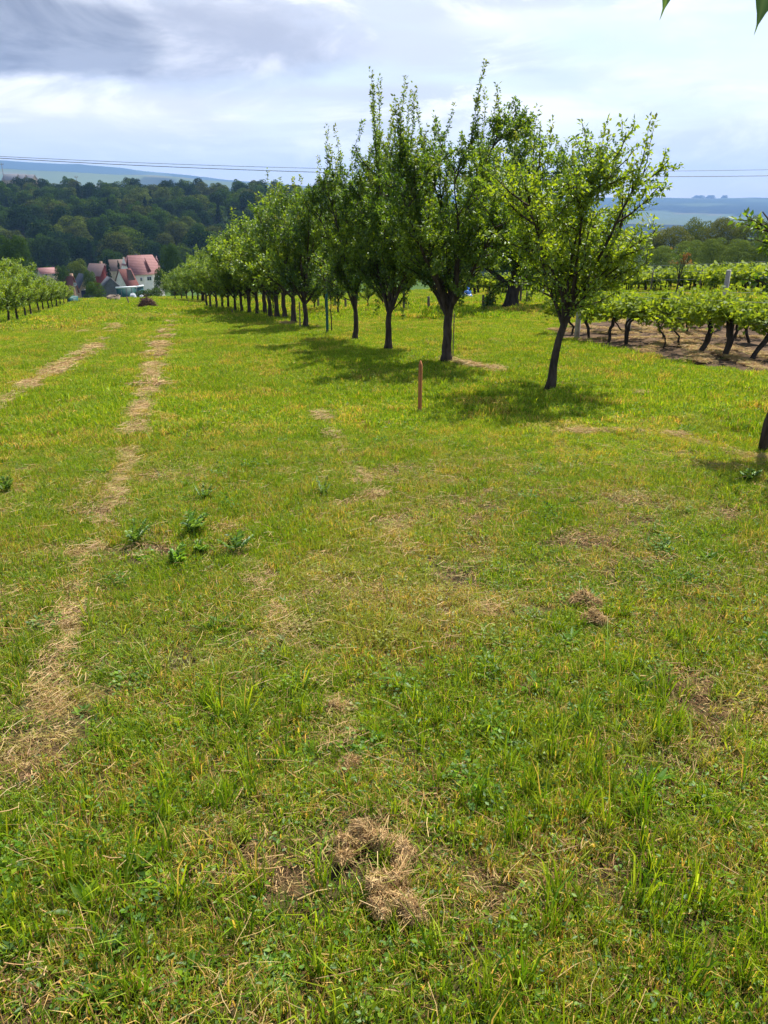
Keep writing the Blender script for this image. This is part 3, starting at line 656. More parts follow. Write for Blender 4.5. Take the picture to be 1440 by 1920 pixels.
for q, (bx, by) in enumerate([(-20, 592), (3, 586), (12, 584), (22, 583), (30, 582), (40, 581)]):
    b_ = hit(bx, by); tm, cm = varL[(q+1) % 4]
    plant_tree('orchard_tree', 'low orchard tree in the second line behind the left row', 'tree', b_, tm, cm, 'second line of orchard trees on the left', rng.random()*6, (1, 1, .95))
# old big tree behind, leaning trunk
rng = np.random.default_rng(5)
b_, h, k = top_h(957, 580, 215); th = at(957, 528, b_[1])[2]-b_[2]
B, r0 = skeleton(th, h, 4.3, 10, 50, .12, 1., (15, 70), 13, 9, (.4, .9))
B[0][1] = .30; B[0][2] = .24
for bb in B[1:]:
    if bb[3] == 1: bb[1] = .12
# a drooping branch on its left
p = B[0][0][-1]; dr_ = np.array([p+np.array([-.35*s*3.6, -.3*s, .55*s-1.35*s*s]) for s in np.linspace(0, 1, 8)]); B.append([dr_, .04, .01, 2])
for q in range(24):
    pp, d = along(dr_, rnd(1, .5, 1)[0]); B.append([limb(pp, (rng.normal(0, .4), rng.normal(0, .4), -1), .5, 4, -.1), .004, .002, 3])
tm, cm = tree_parts(B, .3, .12, .020, .40, .3, M['oldbark'], 10); plant_tree('old_fruit_tree', 'large old tree with thick leaning trunk standing behind the plum row', 'tree', b_, tm, cm)
# young tree at the right edge in a green sleeve
rng = np.random.default_rng(21)
b_ = hit(1430, 848); B, r0 = skeleton(1.5, 2.06, .66, 5, 7, .10, 1., (20, 45), 5, 5, (.5, 1.))
B[0][1] = .031; B[0][2] = .025
tm, cm = tree_parts(B, .030, .062, .017, .5, 1.0, M['bark'], 9, 4, 1.15); yt = plant_tree('young_fruit_tree', 'young tree with a dark green trunk sleeve at the right edge of the photo', 'tree', b_, tm, cm)
mb = MB(); P = B[0][0]; mb.tube(np.array([along(P, t_)[0] for t_ in np.linspace(.36, .86, 8)]), .042, 12, False, .05); mb.obj('trunk_sleeve', M['tube'], yt, smooth=True)
# sapling tied to the green stake
b_ = hit(615, 627.5); B, r0 = skeleton(1.25, 2.15, .45, 5, 6, .0, 1., (20, 45), 5, 4, (.3, .7)); B[0][1] = .016; B[0][2] = .012
for P_ in B: P_[0][:, 0] += .0
tm, cm = tree_parts(B, .02, .07, .022, .55, 1., M['bark'], 6); plant_tree('sapling', 'small reddish-leaved sapling growing beside the green stake', 'tree', b_+np.array([.10, .02, 0]), tm, cm)
def cone_stake(name, label, bx, by, ty, r, mt, k=8, point=True, group=None, lean=0., square=False, dx=0., cat='stake'):
    b_ = hit(bx, by); b_ = b_+np.array([dx, 0, 0]); h = at(bx, ty, b_[1])[2]-b_[2]
    n = 7; P = np.array([[lean*h*t, .01*sin(t*3), -.12+(h+.12)*t] for t in np.linspace(0, 1, n)])
    rad = np.full(n, r); m = MB()
    if point: P = np.vstack([P[:-1], P[-1]-[0, 0, .05], P[-1]]); rad = np.r_[np.full(n, r), r*.25]
    m.tube(P, rad, 4 if square else k, True, .03); o = m.obj(name, mt, None, b_, not square); tag(o, label, cat, group); return o
cone_stake('wooden_stake', 'orange-brown wooden stake in the grass left of the leaning plum tree', 787, 778, 676, .023, M['stake'], square=True)
cone_stake('garden_stake', 'dark green stake standing between two plum trunks', 614, 628, 545, .035, M['tube'])
cone_stake('garden_stake', 'thin grey cane against the trunk of the tallest plum tree', 849, 678, 586, .009, M['greywood'])
cone_stake('garden_stake', 'thin stick just left of the bent plum trunk', 563, 617, 565, .02, M['greywood'])
cone_stake('garden_stake', 'short leaning stick in the far field left of the brush pile', 244, 574, 556, .04, M['greywood'], lean=-.25)
for bx, by, ty, tx in [(757, 583, 545, 'behind the forked plum tree'), (803, 588, 556, 'between the forked tree and the tallest tree'), (905, 580, 553, 'under the drooping branch of the old tree'), (975, 575, 535, 'touching the right side of the old trunk'), (987, 570, 546, 'just right of the old leaning trunk'), (648, 582, 560, 'behind the bushy low leaves'), (629, 583, 560, 'in the second row right of the green stake'), (597, 580, 558, 'in the second row left of the green stake')]:
    cone_stake('tree_post', 'thin grey post '+tx, bx, by, ty, .05, M['greywood'], point=False, cat='post')
for bx, by, ty, tx in [(355, 577, 565, 'at the far end of the long row'), (436, 591, 580, 'in front of the middle of the long row'), (150, 573, 561, 'at the far left edge of the field')]:
    cone_stake('marker_peg', 'small peg '+tx, bx, by, ty, .03, M['greywood'], point=False, cat='peg')

# overhead twig with hanging leaves, above the camera
rng = np.random.default_rng(4)
tw = thing('hanging_twig', 'twig with pointed green leaves hanging into the top right corner', 'branch', (0, 0, 0))
A0 = at(1200, -260, 1.12); A1 = at(1560, -150, 1.30); m = MB(); P = np.array([A0*(1-t)+A1*t+np.array([0, 0, .02*sin(t*7)]) for t in np.linspace(-.3, 1.4, 12)]); m.tube(P, np.linspace(.004, .009, 12), 8); m.obj('stem', M['bark'], tw, smooth=True)
def big_leaf(tip, base, width, nrm_):
    """serrated pointed leaf as a grid with a folded midrib"""
    D = base-tip; L = np.linalg.norm(D); D /= L; S_ = nrm(np.cross(D, nrm_)); U = np.cross(S_, D); n = 22; rows = []
    for q in range(n+1):
        t = q/n; wd = width*.5*(np.interp(t, [0, .1, .18, .3, .5, .75, .93, 1], [.005, .06, .24, .58, .93, 1., .45, .02]))*(1+.05*(q % 2))
        c0 = tip+D*L*t+U*(sin(t*2.6)*L*.06)-S_*.08*L*(1-t)**3
        rows += [c0-S_*wd+U*wd*.35, c0-S_*wd*.5+U*wd*.12, c0, c0+S_*wd*.5+U*wd*.12, c0+S_*wd+U*wd*.35]
    V = np.array(rows); Qd = np.array([(q*5+e, q*5+e+1, q*5+e+6, q*5+e+5) for q in range(n) for e in range(4)])
    return V, Qd
leafs = [(at(1254, 38, 1.10), at(1290, -190, 1.13), .052, (-.3, -1, .2)), (at(1427, 67, 1.20), at(1440, -150, 1.22), .056, (.2, -1, .1)), (at(1350, -70, 1.2), at(1380, -200, 1.2), .05, (.1, -1, .4)), (at(1500, -40, 1.25), at(1520, -170, 1.25), .05, (.5, -1, .1))]
for tp, bs, wd, nn in leafs[:2]:
    V_, Q_ = big_leaf(tp, bs, wd, np.array(nn, float)); cl = np.tile(np.array([[.06, .13, .015]]), (len(V_), 1)); cl[np.arange(len(V_)) % 5 == 2] = (.12, .2, .05)
    link('leaf', mesh_np('leaf', V_, [Q_], M['leaf'], cl, True), tw)
    i_ = np.argmin(np.linalg.norm(P-bs, axis=1)); m = MB(); m.tube(np.array([bs, (bs+P[i_])/2+[0, 0, .005], P[i_]]), .0012, 5); m.obj('leaf_stalk', M['bark'], tw)

# ------------------------------------------------------------------ vineyard at the right
rng = np.random.default_rng(31)
# tilled soil strip: follows the slope, ragged edge
PS = np.array(SOILX); cen = PS.mean(0)
pp = []
for a in range(len(PS)):
    q0, q1 = PS[a], PS[(a+1) % len(PS)]; n = max(2, int(np.linalg.norm(q1-q0)/.25))
    for t_ in np.arange(n)/n: pp.append(q0*(1-t_)+q1*t_)
pp = np.array(pp); rad_ = 1+(fbm(pp[:, 0], pp[:, 1], .8, 3, 4)-.5)*.16
rings = 26; VV = []
for k_ in range(rings+1):
    f = k_/rings; q = cen+(pp-cen)*(f*(rad_ if f > 0 else 1))[:, None] if f > 0 else np.repeat(cen[None], len(pp), 0)
    z = Hfun(q[:, 0], q[:, 1])+.03+(fbm(q[:, 0], q[:, 1], .3, 2, 3)-.4)*.13*(1-f**6); z[:] = z if k_ < rings else z-.06
    VV.append(np.column_stack([q, z]))
VV = np.vstack(VV); n = len(pp); i = np.arange(rings)[:, None]*n; j = np.arange(n)[None]; Q = np.stack([i+j, i+n+j, i+n+(j+1) % n, i+(j+1) % n], -1).reshape(-1, 4)
M['soil'] = mat('tilled_soil', (.088, .058, .036), 1., 2.5, .55, 1., 30, .05)
so = link('soil', mesh_np('soil', VV, [Q], M['soil'], None, True)); so['kind'] = 'structure'
q_ = cen+(PS[rng.integers(0, len(PS), 420)]-cen)*np.sqrt(rng.random((420, 1)))*.95; strawfield(sm_p, q_[:, 0], q_[:, 1], .35, .7, 'dead straw strewn over the tilled soil', .07)
def vine(h, trunk_pts, rad, leafn, cw, ch, leaf, forks=2, tone=.75):
    m = MB(); T_ = np.array(trunk_pts, float); n = 9; s = np.linspace(0, len(T_)-1, n); P = np.stack([np.interp(s, np.arange(len(T_)), T_[:, q]) for q in range(3)], -1)
    P[1:-1] += rng.normal(0, .012, (n-2, 3))
    for f in range(forks):
        off = np.array([rng.normal(0, .022), rng.normal(0, .02), 0]); Pf = P.copy(); Pf[1:] += off*np.linspace(.3, 1.6, n-1)[:, None]; m.tube(Pf, np.linspace(rad*1.1, rad*.75, n), 7, True, .15)
    top = P[-1]
    for a in range(5):
        d = np.array([rng.choice([-1, 1])*rnd(1, .5, 1)[0], rng.normal(0, .3), rnd(1, .1, .8)[0]]); m.tube(limb(top, d, cw*.75, 5, .1, .2), np.linspace(rad*.45, .004, 6), 5, False)
    tm = m.mesh('trunk', M['oldbark'], True)
    # shoots with leaves
    C = []; D = []
    ns = max(6, leafn//14)
    for a in range(ns):
        p = top+np.array([rng.uniform(-cw, cw), rng.normal(0, .10), rnd(1, -.12, .12)[0]]); P2 = limb(p, (rng.normal(0, .45), rng.normal(0, .45), rnd(1, .2, 1)[0]), ch*rnd(1, .45, 1.6)[0], 6, rng.choice([.06, -.12]), .28)
        t = rng.random(leafn//ns); s = t*5.99; i = s.astype(int); f = (s-i)[:, None]; C.append(P2[i]*(1-f)+P2[i+1]*f+rng.normal(0, leaf*.45, (len(t), 3))); D.append(rng.normal(0, 1, (len(t), 3))*[1, 1, .6]+[0, 0, -.2])
    C = np.vstack(C); D = np.vstack(D); n = len(C); D /= np.linalg.norm(D, axis=1)[:, None]
    Nn = rng.normal(0, .7, (n, 3))+[0, 0, 1.]; a = np.clip(rng.normal(tone, .25, n), 0, 1)[:, None]
    g0, g1, g2 = np.array([.07, .13, .02]), np.array([.17, .235, .03]), np.array([.27, .33, .035])
    col = np.where(a < .5, g0*(1-2*a)+g1*2*a, g1*(2-2*a)+g2*(2*a-1))
    # lobed leaf: five-pointed fan
    S_ = np.cross(D, Nn); S_ /= np.linalg.norm(S_, axis=1)[:, None]; L = rnd(n, .65, 1.2)*leaf; fan = [(0, 0), (-.55, .05), (-.62, .55), (-.2, .62), (0, 1.), (.2, .62), (.62, .55), (.55, .05)]
    U = np.cross(S_, D); Vv = np.stack([C+S_*(L*fx)[:, None]+D*(L*fy)[:, None]+U*(L*.18*abs(fx))[:, None] for fx, fy in fan], 1).reshape(-1, 3)
    o = np.arange(n)[:, None]*8; T3 = np.vstack([o+np.array([[0, q, q+1]]) for q in range(1, 7)])
    return tm, mesh_np('foliage', Vv, [T3], M['vineleaf'], np.repeat(col, 8, 0))
GV = 'old grapevines in the near vineyard plot'
near_v = [ # base px, py, top px, trunk-top py, radius, forks, label
    (1069, 630, 1070, 583, .022, 2, 'thin grapevine beside the leftmost concrete post'),
    (1107, 640, 1110, 578, .028, 2, 'upright grapevine just right of the leftmost concrete post'),
    (1139, 645, 1154, 585, .030, 2, 'S-shaped grapevine leaning right, left of the second concrete post'),
    (1177, 650, 1196, 585, .032, 2, 'crooked grapevine in front of the second concrete post'),
    (1245, 657, 1252, 590, .016, 1, 'thin straight young grapevine in the front row middle'),
    (1272, 650, 1278, 600, .024, 1, 'slim grapevine between the thin young one and the thick leaning one'),
    (1302, 667, 1335, 592, .046, 3, 'thick dark grapevine leaning strongly right'),
    (1352, 675, 1374, 595, .046, 3, 'thick dark grapevine with shaggy bark, second from the right edge'),
    (1402, 681, 1445, 610, .040, 4, 'sprawling grapevine trunk at the right photo edge'),
    (1240, 642, 1242, 594, .026, 1, 'brown grapevine trunk of the middle row left of the slim vine'),
    (1288, 628, 1292, 596, .028, 1, 'short grapevine of the back row near the squat post'),
    (1375, 640, 1378, 592, .035, 2, 'grapevine standing behind the shaggy thick one'),
    (1410, 650, 1412, 590, .03, 3, 'grapevine with a bundle of canes near the right edge'),
    (1170, 625, 1166, 590, .022, 1, 'grapevine behind, just left of the second concrete post'),
    (1330, 618, 1334, 592, .025, 1, 'grapevine beside the tall concrete post')]
for bx, by, tx, ty, rd, fk, lab in near_v:
    b_ = hit(bx, by); k = mpp(b_[1], by); h = (at(tx, ty, b_[1])-b_); h[1] = 0; zt = h[2]; mid = h*.5+[k*(-6 if rd < .035 else 4), 0, 0]
    pts = [(0, 0, -.08), tuple(mid*.7+[k*5*rng.normal(), 0, -.0]), tuple(mid*1.25+[k*3*rng.normal(), 0, 0]), tuple(h)]
    tm, cm = vine(zt, pts, rd*.85, 800 if rd > .018 else 380, .52, .36, .072, fk, .60)
    t = thing('grapevine', lab, 'grapevine', b_, 0, GV); link('trunk', tm, t); link('foliage', cm, t)
def post(bx, by, ty, wpx, label, mt=M['concrete'], name='vineyard_post', group='concrete posts of the near vineyard'):
    b_ = hit(bx, by); h = at(bx, ty, b_[1])[2]-b_[2]; wd = wpx*mpp(b_[1], by)/2; m = MB()
    P = np.array([[0, 0, -.2], [0, 0, h*.5], [0.005, 0, h-.03], [0.005, 0, h]]); m.tube(P, [wd*1.25, wd*1.22, wd*1.15, wd*.9], 4, True, .03)
    # bevelled square post: give it a quarter turn
    o = m.obj(name, mt, None, b_); o.rotation_euler = (0, 0, R(12)); tag(o, label, 'post', group); return b_, h
pa = [post(1081, 636, 570, 9, 'leftmost concrete post of the near vineyard plot'), post(1176, 628, 566, 9, 'second concrete post, behind the crooked vine'), post(1348, 622, 506, 9, 'tallest concrete post rising above the vine leaves'), post(1266, 622, 538, 9, 'squat wide post under the red-tipped tree')]
# trellis wires on the near plot
m = MB()
for zz_ in (.62, .95):
    for (a, b2) in ((hit(1069, 632), hit(1420, 684)), (hit(1081, 622), hit(1520, 640))):
        m.tube(np.array([a*(1-t)+b2*t+[0, 0, zz_] for t in np.linspace(0, 1.2, 14)]), .003, 4)
tag(m.obj('trellis_wire', M['steel']), 'thin steel wires strung along the near vines', 'wire')
# far vineyard rows
fv = []
for q in range(5): fv.append(vine(1.1, [(0, 0, -.05), (rng.normal(0, .05), 0, .3), (rng.normal(0, .06), 0, .62)], .035, 150, .5, .42, .15, 1, .72))
GF = 'grapevines in the far vineyard rows'
a0, a1 = hit(850, 555), hit(1560, 548)
cnt = 0
for rw, (A, Bp, nn_) in enumerate([(hit(862, 557), hit(1030, 552), 26), (hit(1035, 552), hit(1330, 549), 34), (hit(1335, 552), hit(1560, 560), 20)]):
    for q in range(nn_):
        p_ = A*(1-q/nn_)+Bp*q/nn_; p_ = p_+np.array([rng.normal(0, .12), rng.normal(0, .2), 0]); p_[2] = H(p_[0], p_[1])
        t = thing('grapevine', 'small grapevine in the first line of the far vineyard', 'grapevine', p_, rng.random()*.6, GF); s = rnd(1, .95, 1.25)[0]; t.scale = (s, s, s*1.05); tm, cm = fv[cnt % 5]; link('trunk', tm, t); link('foliage', cm, t); cnt += 1
for rw in range(1, 6):
    for q in range(34):
        A = hit(862, 557); Bp = hit(1560, 551); p_ = A*(1-q/34)+Bp*q/34; p_ = p_+np.array([rw*1.2, rw*3.2, 0])+rng.normal(0, .15, 3); p_[2] = H(p_[0], p_[1])
        if 20 < atan2(p_[0], p_[1])*57.3 < 31 or rw < 3:
            t = thing('grapevine', 'small grapevine in a rear line of the far vineyard', 'grapevine', p_, rng.random()*.6, GF); t.scale = (1.5, 1.1, 1.15); tm, cm = fv[cnt % 5]; link('trunk', tm, t); link('foliage', cm, t); cnt += 1
for bx, by, ty in [(1100, 550, 508), (1150, 550, 507), (1219, 552, 506), (1310, 552, 505), (1408, 552, 505), (1190, 546, 507), (1365, 548, 504), (1275, 546, 505)]:
    b_ = hit(bx, by); h = at(bx, ty, b_[1])[2]-b_[2]; m = MB(); m.tube([(0, 0, -.2), (0, 0, h*.6), (.02, 0, h)], [.045, .04, .035], 6); tag(m.obj('vineyard_stake', M['greywood'], None, b_), 'slim grey stake holding the far vine rows', 'stake', 'stakes of the far vineyard')
m = MB(); A = hit(1040, 552); Bp = hit(1440, 551)
for zz_ in (.75, 1.15, 1.5): m.tube(np.array([A*(1-t)+Bp*t+[0, 0, zz_] for t in np.linspace(0, 1.2, 10)]), .006, 4)
tag(m.obj('trellis_wire', M['steel']), 'wires strung between stakes of the far vineyard', 'wire')
# red-tipped tree in the far vineyard
B, r0 = skeleton(1.3, 4.0, .95, 5, 14, .05, 1., (15, 35), 6, 5, (.4, .8)); b_ = hit(1267, 555); h = at(1267, 462, b_[1])[2]-b_[2]
tm, cm = tree_parts(B, .08, .10, .034, .3, 0., M['bark'], 7)
ca = cm.color_attributes['Col']; arr = np.empty(len(cm.vertices)*4, np.float32); ca.data.foreach_get('color', arr); arr = arr.reshape(-1, 4); co = np.empty(len(cm.vertices)*3, np.float32); cm.vertices.foreach_get('co', co); co = co.reshape(-1, 3)
kk = ((co[:, 2] > 2.6) & (vnoise(co[:, 0], co[:, 2], .45, 3) > .42)); arr[kk, :3] = arr[kk, :3]*.3+np.array([.24, .08, .03]); ca.data.foreach_set('color', arr.ravel())
plant_tree('red_tipped_tree', 'small tree with orange-red shoots above the vine rows', 'tree', b_, tm, cm, None, 0, (h/4,)*3)

# ------------------------------------------------------------------ broad crowns (village, wood, hedge trees)
def crown_tree(nleaf, leaf, wdt=1., hgt=1., blobs=14, tone=(.028, .058, .014), tone2=(.075, .115, .025), conifer=False, low=.25):
    """unit tree: height 1, crown radius .5*wdt"""
    BL = []
    if conifer:
        for q in range(26): z = .12+.86*q/26; r_ = .26*(1-z)**.8*wdt+.02; a = q*2.4; BL.append((cos(a)*r_*.5, sin(a)*r_*.5, z, r_*.75, .05))
    else:
        for q in range(blobs):
            a = q*2.399+rng.normal(0, .3); z = low+.18+(.80-low)*((q+.5)/blobs); rr_ = .5*wdt*sqrt(max(.05, 1-((z-.52)/.52)**2)); f = rnd(1, .45, .72)[0]
            BL.append((cos(a)*rr_*f, sin(a)*rr_*f, z-.07, rnd(1, .16, .25)[0]*wdt, rnd(1, .12, .18)[0]))
        BL.append((0, 0, .6, .28*wdt, .26))
    C = []; Nn = []; G = []; per = nleaf//len(BL)
    for (x_, y_, z_, rx, rz) in BL:
        v = rng.normal(0, 1, (per, 3)); v /= np.linalg.norm(v, axis=1)[:, None]; v[:, 2] = np.where(v[:, 2] < -.45, -v[:, 2], v[:, 2]); k = (1+(fbm(v[:, 0]*3+x_*9, v[:, 1]*3+v[:, 2]*2, 1., 2, 2)-.5)*.5)*rnd(per, .82, 1.06)
        C.append(np.array([x_, y_, z_])+v*k[:, None]*[rx, rx, rz]); Nn.append(v+rng.normal(0, .38, (per, 3))); G.append(np.full(per, rng.random()))
    C = np.vstack(C); Nn = np.vstack(Nn); G = np.concatenate(G); n = len(C); Nn /= np.linalg.norm(Nn, axis=1)[:, None]
    D = np.cross(Nn, rng.normal(0, 1, (n, 3))); a = np.clip(.35*G+.65*rng.random(n), 0, 1)[:, None]
    col = (np.array(tone)*(1-a)+np.array(tone2)*a)
    v, t_, c_ = leaflets(C-D/np.linalg.norm(D, axis=1)[:, None]*leaf*.5, D, Nn, rnd(n, leaf*.7, leaf*1.3), rnd(n, leaf*.5, leaf*.95), col, .12)
    cm = mesh_np('crown', v, [t_], M['farleaf'], c_)
    m = MB(); m.tube([(0, 0, -.06), (0, 0, .15), (.005, 0, .4), (0, .01, .75)], [.024, .018, .014, .006], 6)
    for q in range(5): a_ = q*1.3; m.tube([(0, 0, .22+.06*q), (cos(a_)*.12, sin(a_)*.12, .36+.07*q), (cos(a_)*.22*wdt, sin(a_)*.22*wdt, .5+.07*q)], [.010, .007, .003], 4)
    return m.mesh('trunk', M['oldbark'], True), cm
rng = np.random.default_rng(77)
forest = [crown_tree(3600, .040, rnd(1, .75, 1.)[0], 1, 15, (.006, .016, .005), [(.055, .105, .010), (.105, .160, .012), (.030, .070, .014), (.160, .205, .028), (.07, .13, .010), (.11, .13, .025), (.04, .075, .020)][q % 7]) for q in range(7)]
conif = [crown_tree(2600, .035, .9, 1, tone=(.010, .026, .014), tone2=(.025, .05, .022), conifer=True) for q in range(2)]
FL = ['broad dark green tree crown in the wood across the valley', 'rounded mid-green tree crown in the wood across the valley', 'paler billowing tree crown in the wood across the valley', 'narrow dark conifer in the wood across the valley']
# hillside trees: spacing by rejection
cand = []; tries = 0
pts = []
while tries < 60000 and len(pts) < 640:
    tries += 1; a = rng.uniform(-35, 9); r_ = sqrt(rng.uniform(318**2, 640**2)); x_, y_ = r_*sin(R(a)), r_*cos(R(a))
    mn = 9.2+.004*(r_-318)
    if all((x_-q[0])**2+(y_-q[1])**2 > mn*mn for q in pts[-640:]): pts.append((x_, y_, r_, a))
pts.sort(key=lambda q: q[2]+rng.normal(0, 0))
# the 285 that show largest: near front face and in the open view to the left
vis = sorted(pts, key=lambda q: (0 if -31 < q[3] < -3.5 else 1, q[2]))
shown = vis[:285]; rest = vis[285:]
def fsize(r_): return rnd(1, 11., 18.)[0]*(1 if r_ < 560 else .86)
for q, (x_, y_, r_, a) in enumerate(shown):
    k = rng.integers(0, 7); con = rng.random() < .10; tm, cm = conif[q % 2] if con else forest[k]; s = fsize(r_)*(1.08 if con else 1); wv = rnd(1, .85, 1.15)[0]*(.75 if con else 1.0)
    lb = FL[3] if con else FL[2 if k % 5 == 3 else (0 if k % 5 in (2, 0) else 1)]
    plant_tree('woodland_tree', lb, 'tree', (x_, y_, H(x_, y_)), tm, cm, 'trees of the wood across the valley', rng.random()*6.28, (s*wv, s*wv, s))
rp = np.array([(x_, y_, H(x_, y_)) for x_, y_, r_, a in rest]); n = len(rp); s = rnd(n, 12, 16)
scatter('woodland', rp, np.stack([np.zeros(n), np.zeros(n), rnd(n, 0, 6.28)], -1), np.stack([s, s, s], -1), rng.integers(0, 7, n), {}, [f[1] for f in forest], 'distant upper part of the wood merging on the hilltop', 'woodland')
# village and hedge trees, closer: finer leaves
vg = [crown_tree(9000, .026, rnd(1, .8, 1.)[0], 1, 16, (.030, .060, .014), t2) for t2 in [(.085, .135, .018), (.06, .105, .014), (.10, .15, .025), (.14, .17, .025)]]
def vtree(px, by, ty, Y, wpx, label, k=0, group=None, conifer=False, cat='tree', name='tree', lo=0.):
    g_ = at(px, by, Y); x_, y_ = g_[0], g_[1]; z_ = H(x_, y_); h = at(px, ty, Y)[2]-z_; wd = wpx*mpp(Y, by); tm, cm = conif[k % 2] if conifer else vg[k % 4]
    return plant_tree(name, label, cat, (x_, y_, z_-lo), tm, cm, group, rng.random()*6, (wd, wd, h+lo))
vtree(32, 520, 444, 150, 86, 'big round dark tree above the left orchard row', 1)
vtree(-30, 520, 465, 150, 60, 'dark tree cut by the left photo edge', 1)
vtree(116, 520, 499, 190, 36, 'small dark round tree right of the pinkish-red roof', 1)
vtree(148, 530, 489, 205, 62, 'yellow-green tree between the red roofs of the village', 3)
vtree(168, 530, 508, 195, 34, 'lower right yellow-green bushy tree behind the dark-roofed cottage', 2)
vtree(206, 530, 478, 215, 30, 'tall dark conifer beside the white house', conifer=True, name='conifer')
vtree(226, 530, 488, 222, 26, 'dark conifer left of the white house', 1, conifer=True, name='conifer')
vtree(324, 535, 459, 175, 60, 'big dark round tree right of the white house', 1)
vtree(303, 552, 504, 150, 32, 'bushy small tree in front of the white house corner', 0)
vtree(180, 562, 530, 125, 44, 'low apple-like tree in front of the cottage garden', 0)
vtree(290, 560, 541, 130, 50, 'grey-green bush at the field end below the white house', 2, name='bush', cat='bush', lo=1.)
vtree(268, 560, 545, 135, 34, 'dark bush beside the teal wall', 1, name='bush', cat='bush', lo=1.)
vtree(335, 562, 535, 125, 40, 'dark hedge bush at the far end of the plum row', 1, name='bush', cat='bush', lo=1.)
vtree(240, 505, 495, 250, 20, 'shadowy tree behind the white house', 1)
vtree(92, 520, 500, 290, 30, 'dark tree behind the pinkish-red roof', 1)
# hedge of big trees at the right behind the vineyard
hd = [(1250, 512, 425, 118, 90, 'broad olive tree at the left of the tall hedge beyond the vineyard'), (1300, 512, 414, 124, 84, 'olive green tree, second in the tall hedge beyond the vineyard'), (1348, 512, 409, 120, 88, 'tallest olive green tree in the hedge beyond the vineyard'),
      (1398, 512, 410, 118, 84, 'olive green tree with pale top near the right of the hedge'), (1450, 512, 414, 118, 90, 'olive tree of the hedge cut by the right photo edge'), (1210, 512, 440, 120, 80, 'hedge tree half hidden by the leaning plum tree'),
      (1150, 512, 430, 125, 90, 'hedge tree seen through the leaning plum tree crown'), (1080, 520, 420, 130, 100, 'hedge tree behind the middle of the plum crowns'),
      (1285, 520, 452, 96, 60, 'lower pale bush-like tree in front of the tall hedge, left'), (1330, 520, 448, 92, 56, 'lower pale tree in front of the tall hedge, middle'), (1378, 520, 450, 90, 60, 'lower grey-green tree in front of the tall hedge, right of the middle'), (1428, 520, 446, 90, 60, 'lower light green tree in front of the hedge at the right'), (1235, 520, 462, 92, 60, 'lower green tree just behind the red-tipped tree'), (1480, 520, 446, 90, 64, 'lower green tree beyond the right photo edge')]
hg = [crown_tree(14000, .020, .95, 1, 18, (.04, .062, .014), (.18, .205, .040), low=.12), crown_tree(14000, .022, 1., 1, 20, (.06, .09, .02), (.21, .27, .055), low=.05), crown_tree(14000, .020, .9, 1, 18, (.05, .066, .018), (.20, .20, .05), low=.12)]
for q, (px, by, ty, Y_, wp, lab) in enumerate(hd[:-1]):
    g_ = at(px, by, Y_); z_ = H(g_[0], g_[1]); h = at(px, ty, Y_)[2]-z_; wd = wp*mpp(Y_)
    tm, cm = hg[1] if Y_ < 100 else hg[0 if q % 2 else 2]; plant_tree('hedge_tree', lab, 'tree', (g_[0], g_[1], z_), tm, cm, 'trees of the hedge beyond the vineyard', rng.random()*6, (wd, wd*1.1, h))
# tiny far tree clumps on the right-hand horizon
for px, ty, wp in [(1310, 371, 30), (1332, 371.5, 22), (1358, 372, 16)]:
    d = ray(px, ty); Y_ = 6900; p_ = at(px, ty, Y_); z_ = H(p_[0], p_[1]); m_ = Y_/FP
    tm, cm = vg[1]; plant_tree('horizon_tree', 'faint tree clump on the right-hand horizon ridge', 'tree', (p_[0], p_[1], z_-30), tm, cm, 'tree clumps on the horizon', 1., (wp*m_*1.2, wp*m_, max(55., p_[2]-z_+30)))

